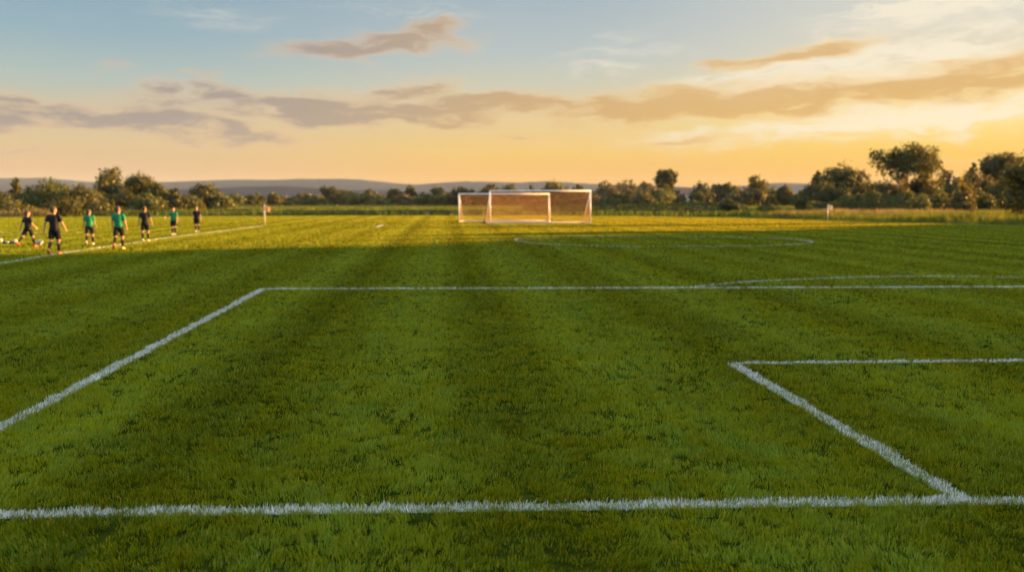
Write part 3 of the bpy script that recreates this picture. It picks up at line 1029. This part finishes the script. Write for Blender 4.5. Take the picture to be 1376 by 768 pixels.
# ------------------------------------------------------------------ hills
def hills(name, prof, D, depth, mat, seed, rough):
    xs = np.linspace(-1.05 * D, 1.05 * D, 260)
    pxs = W0 / 2 + xs / D * FPX
    tops = np.interp(pxs, [p for p, _ in prof], [t for _, t in prof])
    V, Fc = [], []
    rows = [(-1.0, 0.0), (-.7, .28), (-.4, .62), (-.15, .92), (0, 1.0), (.4, .7), (1.0, 0)]
    for i, (t, hfac) in enumerate(rows):
        for j, x in enumerate(xs):
            hh = height_at(tops[j], D)
            nz = mnoise.noise(Vector((x * .004 + seed, t * 3, 0))) * rough + mnoise.noise(Vector((x * .03 + seed, t * 9, 2))) * rough * .35
            V.append((x, D + t * depth, max(-2, hh * hfac + (nz if 0 < hfac else -3))))
    n = len(xs)
    Fq = np.array([(i * n + j, i * n + j + 1, (i + 1) * n + j + 1, (i + 1) * n + j) for i in range(len(rows) - 1) for j in range(n - 1)])
    o = np_mesh(name, np.array(V), [Fq], mat, smooth=True)
    tag(o, None, None, None, 'structure')
    return o


M_HILL = soil_mat('haze_tinted_hill', (0.018, 0.021, 0.040), (0.036, 0.039, 0.066), 0.02)  # blue of the distant haze is mixed into the wooded slopes' base colour
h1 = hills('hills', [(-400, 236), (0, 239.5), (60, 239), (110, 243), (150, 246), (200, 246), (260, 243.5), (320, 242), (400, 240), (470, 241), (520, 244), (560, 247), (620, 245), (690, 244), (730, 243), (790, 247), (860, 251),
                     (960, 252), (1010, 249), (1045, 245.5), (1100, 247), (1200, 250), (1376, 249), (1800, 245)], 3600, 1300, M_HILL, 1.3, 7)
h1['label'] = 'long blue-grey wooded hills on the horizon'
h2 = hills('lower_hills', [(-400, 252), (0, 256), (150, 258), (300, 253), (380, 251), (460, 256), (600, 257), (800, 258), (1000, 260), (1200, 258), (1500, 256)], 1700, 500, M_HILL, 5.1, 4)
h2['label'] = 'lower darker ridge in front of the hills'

# ------------------------------------------------------------------ house
def cottage():
    d = 345
    x = at_depth(922, d)
    root = empty('house', (x, d, -.02), R(12))
    tag(root, 'small white house half hidden among the trees', 'house')
    wallm = simple('white_render', (.74, .70, .66), .85, .2, .06, 3)
    roofm = simple('roof_tiles', (.16, .10, .08), .85, .2, .2, 6)
    glass = simple('window_glass', (.05, .06, .07), .15, .6, .1)
    frame = simple('white_frame', (.75, .74, .72), .5, .4, .05)
    b = MB(); w, dp, h, rh = 10.5, 7.0, 4.4, 2.2  # metres
    v = [(-w / 2, -dp / 2), (w / 2, -dp / 2), (w / 2, dp / 2), (-w / 2, dp / 2)]
    b.v = [Vector((p[0], p[1], z)) for z in (0, h) for p in v] + [Vector((-w / 2, 0, h + rh)), Vector((w / 2, 0, h + rh))]
    b.f = [(3, 2, 1, 0), (0, 1, 5, 4), (2, 3, 7, 6), (1, 2, 6, 9, 5), (3, 0, 4, 8, 7)]
    b.build('wall', wallm, root, smooth=False)
    r = MB()
    sl = math.atan2(rh, dp / 2); ln = math.hypot(rh, dp / 2) + .5
    for s in (-1, 1):
        r.box((0, s * (dp / 4 + .1), h + rh / 2 + .05), (w + .7, ln, .16), Matrix.Rotation(-s * sl, 3, 'X'))
    ro = r.build('roof', roofm, root, smooth=False)
    c = MB(); c.box((3, 0, h + rh + .5), (.8, .8, 1.6)); c.build('chimney', wallm, ro, smooth=False)
    for wx in (-3.6, -1.2, 3.4):
        for wz in (1.4, 3.3):
            if wx == -1.2 and wz == 1.4: continue
            g = MB(); g.box((wx, -dp / 2 - .01, wz), (1.0, .06, 1.0))
            wo = g.build('window', glass, root, smooth=False)
            f = MB()
            for sx in (-.55, .55): f.box((wx + sx, -dp / 2 - .03, wz), (.1, .1, 1.2))
            for sz in (-.55, .55): f.box((wx, -dp / 2 - .033, wz + sz), (1.0, .1, .1))
            f.build('frame', frame, wo, smooth=False)
    dd = MB(); dd.box((-1.2, -dp / 2 - .02, 1.03), (1.0, .08, 2.06)); do = dd.build('door', simple('door_paint', (.10, .14, .12)), root, smooth=False)
    hd = MB(); hd.ellipsoid((-.85, -dp / 2 - .1, 1.05), (.04, .04, .04)); hd.build('handle', frame, do)


cottage()

# ------------------------------------------------------------------ goals
M_ALU = simple('white_goal_paint', (.80, .79, .77), .35, .5, .04, 6)
M_RUB = simple('black_rubber', (.015, .015, .016), .7, .3, .2, 20)


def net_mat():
    m, t = new_mat('net_cord_sun_glow')
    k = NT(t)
    k.out(k.leaf((.80, .55, .22), (.85, .52, .16), .5, 0))  # golden sunset glow of the backlit netting put into the cord colour
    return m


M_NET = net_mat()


def make_goal(label, left, right, dback, shift, wheel_l, wheel_r, Hg=2.48):
    """left/right: ground positions of the posts; back bar lies dback behind, shifted sideways"""
    A, B = left, right
    ux = (B - A); Wg = ux.length; ux.normalize()
    uy = Vector((-ux.y, ux.x, 0))
    mid = (A + B) / 2
    root = empty('football_goal', mid, math.atan2(ux.y, ux.x))
    tag(root, label, 'goal', 'two white portable football goals')
    r = .052
    hw = Wg / 2
    for s in (-1, 1):
        b = MB(); b.tube([(s * hw, 0, 0), (s * hw, 0, Hg - r * .9)], r, 14); b.build('post', M_ALU, root)
    b = MB(); b.tube([(-hw - r, 0, Hg), (hw + r, 0, Hg)], r, 14); b.build('crossbar', M_ALU, root)

    def bk(s): return Vector((s * hw + shift, dback, .05))
    for s in (-1, 1):
        b = MB(); b.tube([(s * hw, r * .8, .05), bk(s)], .035, 10); b.build('side_bar', M_ALU, root)
        b = MB(); b.tube([(s * hw, r * .5, Hg - .06), bk(s) + Vector((0, -.05, .04))], .034, 10); b.build('net_stay', M_ALU, root)
    b = MB(); b.tube([bk(-1) - Vector((.05, 0, 0)), bk(1) + Vector((.05, 0, 0))], .04, 10); b.build('back_bar', M_ALU, root)
    for s, on in ((-1, wheel_l), (1, wheel_r)):
        if not on: continue
        p = bk(s)
        wz = .17
        b = MB()
        c0 = p + Vector((s * .10, .02, wz - .05))
        b.tube([c0 + Vector((s * .055, 0, 0)), c0 + Vector((s * .04, 0, 0)), c0 - Vector((s * .04, 0, 0)), c0 - Vector((s * .055, 0, 0))], [.13, .17, .17, .13], 20)
        wo = b.build('wheel', M_RUB, root)
        h = MB(); h.tube([c0 - Vector((.07, 0, 0)), c0 + Vector((.07, 0, 0))], .05, 12); h.build('hub', M_ALU, wo)
    # net: cords of back, top and sides as thin tubes
    nb = MB()
    cell, cr = .15, .0047

    def top_edge(u):      # rope where the roof of the net turns down, sagging between the stays
        sag = .17 * (4 * u * (1 - u)) ** .7
        f = .16 + .06 * math.sin(math.pi * u)
        base = Vector((-hw + u * Wg, r * .5, Hg - .06)).lerp(bk(-1).lerp(bk(1), u), f)
        base.z -= sag * .75
        base.y += .22 * math.sin(math.pi * u)
        return base

    def back(u, v):
        t = top_edge(u); e = bk(-1).lerp(bk(1), u)
        p = t.lerp(e, v)
        p.y += .10 * math.sin(math.pi * v) * math.sin(math.pi * u)
        return p
    nu, nv = int(Wg / cell), int(2.9 / cell)
    for i in range(nu + 1):
        u = i / nu
        nb.tube([Vector((-hw + u * Wg, 0, Hg - .03))] + [back(u, j / 6) for j in range(7)], cr, 3, False)
    for j in range(nv + 1):
        nb.tube([back(i / 16, j / nv) for i in range(17)], cr * (1.0 if j else 2.2), 3, False)
    for j in range(1, 4):
        nb.tube([Vector((-hw + i / 16 * Wg, 0, Hg - .03)).lerp(top_edge(i / 16), j / 4) for i in range(17)], cr, 3, False)
    for s in (-1, 1):
        p0 = Vector((s * hw, 0, Hg - .06)); p1 = bk(s)
        for j in range(1, 20):
            z = Hg * j / 20
            f = 1 - (z - .05) / (Hg - .11)
            nb.tube([(s * hw, 0, z), (s * hw + shift * f, dback * f, z)], cr, 3, False)
        for j in range(1, 15):
            f = j / 15
            nb.tube([(s * hw + shift * f, dback * f, .05), (s * hw + shift * f, dback * f, Hg - .06 - (Hg - .11) * f)], cr, 3, False)
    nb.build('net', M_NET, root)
    return root


make_goal('larger white goal in front, overlapping the smaller one', ground(658.5, 300.6), ground(793, 300.6), 2.0, -.38, True, False)
make_goal('smaller white goal behind and to the left of the front one', ground(617, 298.2), ground(737.5, 298.0), 1.9, .34, True, True, 2.30)


# ------------------------------------------------------------------ corner flags
def corner_flag(px, base_y, top_y, label, colm, sway):
    g = ground(px, base_y)
    H = (base_y - top_y) / FPX * g.y * 1.0
    root = empty('corner_flag', g)
    tag(root, label, 'flag', 'corner flags of the far pitch')
    b = MB(); b.tube([(0, 0, -.02), (0, 0, H)], [.03, .026], 10)
    b.ellipsoid((0, 0, H), (.034, .034, .03))
    b.build('pole', M_ALU, root)
    # limp cloth with folds
    nu, nv = 12, 10
    V = []
    for s in (0, 1):
        for i in range(nu + 1):
            for j in range(nv + 1):
                u, v = i / nu, j / nv
                x = .028 + u * .36
                y = .06 * math.sin(u * 7 + v * 1.5) * u + s * .006
                z = H - .03 - v * .40 - u * u * sway * (1 - .3 * v)
                V.append((x * (1 - .12 * sway), y, z))
    n1 = (nu + 1) * (nv + 1)
    F = []
    for i in range(nu):
        for j in range(nv):
            a = i * (nv + 1) + j
            F.append((a, a + 1, a + nv + 2, a + nv + 1))
            F.append((n1 + a, n1 + a + nv + 1, n1 + a + nv + 2, n1 + a + 1))
    for i in range(nu):
        for j in (0, nv):
            a, c = i * (nv + 1) + j, (i + 1) * (nv + 1) + j
            F.append((a, c, n1 + c, n1 + a))
    np_mesh('cloth', np.array(V), [np.array(F)], colm, root, smooth=True)


def cloth_mat(name, col, tr=.35):
    m, t = new_mat(name)
    k = NT(t)
    co = k.n('ShaderNodeTexCoord').outputs['Object']
    f = k.noise(co, 30, 3)
    c = k.mix(f, tuple(v * .9 for v in col), tuple(min(1, v * 1.1) for v in col))
    k.out(k.leaf(c, c, tr, 0.01))
    return m


corner_flag(356, 302, 275.5, 'corner flag with orange-red cloth at the end of the touchline', cloth_mat('orange_cloth', (.78, .46, .22)), .18)
corner_flag(1112, 297, 274.8, 'corner flag with pale yellow cloth beside the golden meadow', cloth_mat('pale_cloth', (.78, .62, .36)), .12)

# ------------------------------------------------------------------ people
M_SKIN = simple('skin', (.34, .195, .13), .5, .35, .08, 12)
M_HAIR = {'brown': simple('brown_hair', (.050, .026, .014), .55, .4, .3, 60), 'fair': simple('fair_hair', (.034, .018, .009), .55, .4, .3, 60),
          'dark': simple('dark_hair', (.022, .013, .009), .55, .4, .3, 60)}
M_BLACK = simple('black_jersey', (.012, .012, .014), .75, .25, .2, 30)
M_GREEN = simple('green_jersey', (.012, .20, .085), .75, .25, .15, 30)
M_SHORTS = simple('black_shorts', (.010, .010, .012), .8, .2, .2, 30)
M_SOCK = simple('dark_socks', (.012, .014, .017), .85, .2, .2, 40)
M_EYE = simple('eye', (.02, .015, .012), .2, .6, .05, 10)
BOOT = {'red': simple('red_boot', (.40, .03, .02), .4, .5, .1), 'tan': simple('orange_boot', (.42, .17, .07), .45, .5, .1),
        'white': simple('white_boot', (.52, .48, .38), .45, .5, .1), 'yellow': simple('yellow_boot', (.55, .40, .10), .45, .5, .1)}


def person(px, feet, top, facing, shirt, hair, boots, label, L=(20, 10, 10), Rr=(-18, 25, 30), arms=((-15, 14, 12), (15, 14, 12)), head=0, stoop=0):
    """facing: degrees clockwise from straight away from the camera.  L / Rr: thigh swing forward, knee bend, toe-down pitch.
    arms: (swing forward, spread, elbow bend) for left and right"""
    g = ground(px, feet)
    H = (feet - top) / FPX * g.y / math.cos(PITCH)
    k = H / 1.42
    root = empty('person', g, -R(facing + math.degrees(math.atan2(g.x, g.y))))
    tag(root, label, 'person', 'young players walking on the pitch')

    def S(v): return Vector(v) * k
    legs = {}
    for s, (a, kn, pt) in ((-1, L), (1, Rr)):
        hip = Vector((s * .082, 0, .745))
        kn_p = hip + .345 * Vector((s * .03, math.sin(R(a)), -math.cos(R(a))))
        an = kn_p + .325 * Vector((-s * .02, math.sin(R(a - kn)), -math.cos(R(a - kn))))
        fr = Matrix.Rotation(-R(pt), 3, 'X') @ Matrix.Rotation(R(-s * 8), 3, 'Z')
        legs[s] = (hip, kn_p, an, fr)
    # boots first: they set the height
    boot_mb = {}
    zmin = 9
    for s in (-1, 1):
        hip, kn_p, an, fr = legs[s]
        b = MB()
        prof = [(-.062, .018, -.015, .030), (-.050, .033, .010, .040), (-.015, .038, .030, .045), (.03, .038, .005, .040), (.08, .043, -.028, .030), (.12, .040, -.042, .022), (.15, .022, -.050, .012)]
        rings = []
        for (fy, hwid, tz, _) in prof:
            ring = []
            for j in range(14):
                t = 2 * math.pi * j / 14
                cz, sz = math.cos(t), math.sin(t)
                zz = tz if sz > 0 else -.074
                c0 = -.055
                z = c0 + (tz - c0) * max(sz, 0) ** .8 if sz > 0 else c0 + (-.074 - c0) * (-sz) ** .4
                ring.append(an + fr @ Vector((cz * hwid, fy, z)))
            rings.append(ring)
        b.ring_loft([[p * k for p in r] for r in rings])
        boot_mb[s] = b
        zmin = min(zmin, min(p.z for p in b.v))
    up = Vector((0, 0, -zmin + .012))

    arm_j = {}
    for s, (sw, sp, eb) in ((-1, arms[0]), (1, arms[1])):
        sh = Vector((s * .150, 0, 1.135))
        sp = sp * .75
        d1 = Vector((s * math.sin(R(sp)), math.sin(R(sw)) * math.cos(R(sp)), -math.cos(R(sw)) * math.cos(R(sp))))
        el = sh + .235 * d1
        d2 = Vector((s * math.sin(R(sp * .6)), math.sin(R(sw + eb)) * math.cos(R(sp * .6)), -math.cos(R(sw + eb)) * math.cos(R(sp * .6))))
        wr = el + .205 * d2
        arm_j[s] = (sh, el, wr, d2.normalized())

    body = MB()
    hr = Matrix.Rotation(-R(head), 3, 'Z')
    hc = Vector((0, .012, 1.318))

    def hp(v): return S(hc + hr @ Vector(v))
    hr4 = hr
    body.ellipsoid(hp((0, -.004, .012)), tuple(v * k for v in (.070, .088, .092)), hr4, 18, 12)
    body.ellipsoid(hp((0, .022, -.042)), tuple(v * k for v in (.054, .062, .060)), hr4, 16, 10)
    body.capsule(hp((0, .080, -.004)), .010 * k, hp((0, .096, -.026)), .014 * k, 8)      # nose
    body.ellipsoid(hp((0, .078, -.060)), tuple(v * k for v in (.024, .012, .009)), hr4, 10, 6)  # lips
    for s in (-1, 1):
        body.ellipsoid(hp((s * .071, -.006, -.010)), tuple(v * k for v in (.010, .018, .028)), hr4, 8, 6)
    body.capsule(S((0, .0, 1.13)), .046 * k, S((0, .010, 1.26)), .043 * k, 12)
    torso = [((0, 0, .72), (.115, .085)), ((0, 0, .80), (.118, .083)), ((0, 0, .90), (.108, .076)), ((0, .0, 1.02), (.125, .084)), ((0, 0, 1.10), (.128, .080)), ((0, 0, 1.15), (.085, .060)), ((0, 0, 1.18), (.045, .045))]
    body.tube([S(p) for p, r in torso], [(r[0] * k, r[1] * k) for p, r in torso], 18)
    for s in (-1, 1):
        sh, el, wr, dd = arm_j[s]
        body.capsule(S(sh + Vector((-s * .03, 0, -.01))), .044 * k, S(sh), .042 * k)
        body.capsule(S(sh), .041 * k, S(el), .031 * k)
        body.capsule(S(el), .031 * k, S(wr), .021 * k)
        # hand: palm, four unequal curled fingers, thumb leaving the palm's side
        side = Vector((-s, 0, 0)); fwd = dd.cross(side).normalized() * s
        if fwd.y < 0: fwd = -fwd
        palm0, palm1 = wr + dd * .012, wr + dd * .062
        for t in (-.018, -.006, .006, .018):
            body.capsule(S(wr + dd * .008 + fwd * t * .5), .012 * k, S(palm1 + fwd * t), .0115 * k, 8)
        inw = side - side.dot(dd) * dd
        for i, (t, ln) in enumerate(((.021, .050), (.007, .058), (-.007, .054), (-.021, .042))):
            a0 = palm1 + fwd * t
            a1 = a0 + (dd * .95 + inw * .25).normalized() * ln * .5
            a2 = a1 + (dd * .75 + inw * .65).normalized() * ln * .5
            body.capsule(S(a0), .0078 * k, S(a1), .0072 * k, 7)
            body.capsule(S(a1), .0072 * k, S(a2), .0060 * k, 7)
        t0 = wr + dd * .020 + fwd * .016
        t1 = t0 + (dd * .6 + fwd * .75).normalized() * .028
        t2 = t1 + (dd * .95 + inw * .2).normalized() * .022
        body.capsule(S(t0), .0095 * k, S(t1), .0085 * k, 7)
        body.capsule(S(t1), .0085 * k, S(t2), .0065 * k, 7)
        hip, kn_p, an, fr = legs[s]
        body.capsule(S(hip), .072 * k, S(kn_p), .046 * k, 12)
        cal = kn_p.lerp(an, .3) + Vector((0, -.012, 0))
        body.capsule(S(kn_p), .045 * k, S(cal), .047 * k, 12)
        body.capsule(S(cal), .046 * k, S(an), .029 * k, 12)
        body.capsule(S(an), .028 * k, S(an + fr @ Vector((0, .07, -.045))), .022 * k, 8)
    bo = body.build('body', M_SKIN, root, voxel=.0062 * k, shift=up, relax=2)

    for s in (-1, 1):
        e = MB(); e.ellipsoid(hp((s * .028, .078, .006)), (.0095 * k, .006 * k, .0065 * k), hr4, 8, 6)
        e.build('eye', M_EYE, root, shift=up)
    h = MB()
    h.ellipsoid(hp((0, -.016, .028)), tuple(v * k for v in (.077, .088, .086)), hr4, 18, 12)
    h.ellipsoid(hp((0, -.045, -.022)), tuple(v * k for v in (.070, .060, .068)), hr4, 14, 9)
    h.ellipsoid(hp((.01, .040, .072)), tuple(v * k for v in (.052, .040, .026)), hr4, 12, 8)
    rr = random.Random(int(px))
    for i in range(16):
        a = rr.random() * 6.28; z = rr.random() * .9
        h.ellipsoid(hp((.070 * math.cos(a) * math.sqrt(1 - z * z), -.016 + .080 * math.sin(a) * math.sqrt(1 - z * z), .030 + .080 * z)), (.018 * k, .018 * k, .014 * k), None, 7, 5)
    h.build('hair', M_HAIR[hair], root, voxel=.009 * k, shift=up, relax=1)

    sh_mb = MB()
    st = [((0, 0, .715), (.146, .108)), ((0, .0, .76), (.143, .106)), ((0, 0, .88), (.134, .098)), ((0, 0, 1.0), (.143, .100)), ((0, 0, 1.09), (.152, .096)), ((0, 0, 1.145), (.120, .078)), ((0, 0, 1.172), (.070, .058)), ((0, 0, 1.182), (.052, .050))]
    sh_mb.tube([S(p) for p, r in st], [(r[0] * k, r[1] * k) for p, r in st], 22)
    for s in (-1, 1):
        sh, el, wr, dd = arm_j[s]
        e = sh.lerp(el, .72)
        sh_mb.tube([S(sh + Vector((-s * .07, 0, .0))), S(sh + Vector((s * .0, 0, .0))), S(sh.lerp(el, .35)), S(e)], [.055 * k, .056 * k, .056 * k, .060 * k], 14)
    # cloth folds
    fr_ = random.Random(int(px) + 3)
    for i in range(5):
        z = .76 + .06 * i
        sh_mb.tube([S((-.10, -.098, z + fr_.uniform(-.02, .02))), S((0, -.104, z + fr_.uniform(-.03, .03))), S((.10, -.096, z + fr_.uniform(-.03, .03)))], [.004 * k, .010 * k, .004 * k], 6)
    sh_mb.build('shirt', M_BLACK if shirt == 'black' else M_GREEN, root, voxel=.011 * k, shift=up, relax=3)

    so = MB()
    so.tube([S((0, 0, .84)), S((0, 0, .78)), S((0, -.004, .70)), S((0, 0, .655))], [(.128 * k, .094 * k), (.136 * k, .102 * k), (.142 * k, .110 * k), (.105 * k, .085 * k)], 20)
    for s in (-1, 1):
        hip, kn_p, an, fr = legs[s]
        so.tube([S(hip + Vector((-s * .012, 0, .03))), S(hip.lerp(kn_p, .3)), S(hip.lerp(kn_p, .62)), S(hip.lerp(kn_p, .86))], [.080 * k, .083 * k, .084 * k, .086 * k], 14)
    so.build('shorts', M_SHORTS, root, voxel=.011 * k, shift=up, relax=2)
    for s in (-1, 1):
        hip, kn_p, an, fr = legs[s]
        c = MB()
        q1 = kn_p.lerp(an, .12); cal = kn_p.lerp(an, .38) + Vector((0, -.012, 0))
        c.tube([S(q1), S(kn_p.lerp(an, .26)), S(cal), S(kn_p.lerp(an, .7)), S(an + Vector((0, 0, .005))), S(an + fr @ Vector((0, .0, -.03)))],
               [.049 * k, .053 * k, .055 * k, .043 * k, .036 * k, .034 * k], 14)
        c.build('sock', M_SOCK, root, shift=up)
        boot_mb[s].build('boot', BOOT[boots[0] if s < 0 else boots[1]], root, shift=up)
    return root


person(39, 332, 283, 50, 'black', 'brown', ('red', 'red'), 'boy in black kit and red boots striding beside the ball',
       L=(-26, 22, 34), Rr=(20, 6, -4), arms=((-28, 8, 12), (12, 6, 35)), head=20)
person(75, 342, 278.5, 22, 'black', 'fair', ('tan', 'tan'), 'tallest nearest boy in black kit walking on the touchline',
       L=(-8, 30, 40), Rr=(5, 4, 0), arms=((-22, 22, 14), (6, 24, 26)), head=28)
person(121.5, 329, 282, 12, 'green', 'brown', ('white', 'white'), 'smaller boy in green shirt left of the taller green one',
       L=(-10, 26, 32), Rr=(8, 5, 0), arms=((-8, 14, 14), (4, 10, 45)), head=28)
person(161, 335, 278, 14, 'green', 'brown', ('tan', 'yellow'), 'taller boy in green shirt stepping over the touchline',
       L=(-12, 34, 48), Rr=(7, 4, 0), arms=((-10, 10, 12), (-4, 18, 20)), head=18)
person(196, 325, 278.5, 10, 'black', 'brown', ('white', 'yellow'), 'boy in black kit in the middle of the line of players',
       L=(-5, 12, 14), Rr=(6, 4, 0), arms=((-8, 18, 12), (4, 20, 16)), head=22)
person(234, 316, 279, 196, 'green', 'fair', ('white', 'white'), 'boy in green shirt facing the camera with one arm bent',
       L=(16, 14, -4), Rr=(-6, 6, 4), arms=((4, 10, 18), (10, 40, 70)), head=-14)
person(265, 312, 278, 188, 'black', 'fair', ('yellow', 'white'), 'farthest boy in black kit facing the camera',
       L=(8, 6, 0), Rr=(-8, 12, 10), arms=((10, 20, 30), (4, 6, 12)), head=-8)


# ------------------------------------------------------------------ balls and the bag
def ball_mats():
    return [simple('ball_white', (.58, .57, .54), .4, .5, .04, 8), simple('ball_dark', (.03, .035, .05), .4, .5, .1, 8)]


BM = ball_mats()


def football(px, base_y, diam_px, label, spin):
    g = ground(px, base_y)
    r = max(.088, diam_px / FPX * g.y / 2)
    bm = bmesh.new()
    bmesh.ops.create_icosphere(bm, subdivisions=5, radius=1)
    ico = bmesh.new(); bmesh.ops.create_icosphere(ico, subdivisions=1, radius=1)
    dirs = [v.co.normalized().copy() for v in ico.verts]; ico.free()
    for v in bm.verts:
        n = v.co.normalized()
        ds = sorted(dirs, key=lambda q: -n.dot(q))
        a = math.acos(max(-1, min(1, n.dot(ds[0]))))
        seam = abs(a - .36)
        s2 = abs(n.dot(ds[0]) - n.dot(ds[1])) / .35 if a > .36 else 1
        dip = .012 * max(0, 1 - seam / .04) + .012 * max(0, 1 - s2 / .12)
        v.co = n * r * (1 - dip)
    for f in bm.faces:
        n = f.calc_center_median().normalized()
        f.material_index = 1 if max(n.dot(q) for q in dirs) > math.cos(.36) else 0
        f.smooth = True
    me = bpy.data.meshes.new('football'); bm.to_mesh(me); bm.free()
    o = link_mesh('football', me, BM)
    o.location = (g.x, g.y, r + .012)
    o.rotation_euler = spin
    tag(o, label, 'ball', 'footballs on the grass')


football(53.5, 330.0, 8.0, 'white football at the feet of the boy in red boots', (.4, .9, .2))
football(20.5, 327.6, 6.0, 'white football right of the bag on the grass', (1.2, .3, .8))
football(.5, 326.3, 6.0, 'white football cut by the left picture edge', (.2, 1.4, .5))

bg = ground(11, 327.8)
root = empty('kit_bag', bg, R(-6))
tag(root, 'limp black and white bag lying between two footballs', 'bag')
b = MB()
b.ellipsoid((-.13, 0, .055), (.13, .11, .06)); b.ellipsoid((.12, .03, .045), (.14, .10, .05)); b.ellipsoid((-.02, -.02, .04), (.2, .10, .045)); b.ellipsoid((.25, .0, .035), (.06, .05, .035))
b.build('sack', simple('black_nylon', (.014, .015, .017), .55, .4, .2, 25), root, voxel=.012, shift=(0, 0, .012))
b = MB(); b.tube([(-.06, -.05, .098), (-.01, -.10, .095), (.05, -.115, .075), (.10, -.09, .088)], [(.025, .02)] * 4, 8)
b.build('white_panel', simple('white_nylon', (.7, .7, .68), .5, .4, .1, 25), root)
b = MB(); b.tube([(.27, 0, .05), (.36, -.05, .03), (.42, .02, .025), (.36, .08, .03), (.28, .03, .05)], .012, 6)
b.build('strap', M_RUB, root)

# ------------------------------------------------------------------ evening haze
def haze():
    m, t = new_mat('evening_haze')
    k = NT(t)
    v = k.n('ShaderNodeVolumePrincipled')
    v.inputs['Color'].default_value = (.60, .80, 1.0, 1)
    v.inputs['Density'].default_value = 0.00005
    v.inputs['Anisotropy'].default_value = 0.0
    o = k.n('ShaderNodeOutputMaterial')
    k.link(v.outputs[0], o.inputs['Volume'])
    b = MB(); b.box((0, 1900, 64), (9600, 6200, 132))
    ob = b.build('haze', m, None, smooth=False)
    tag(ob, 'thin evening haze over the fields', None, None, 'stuff')


haze()
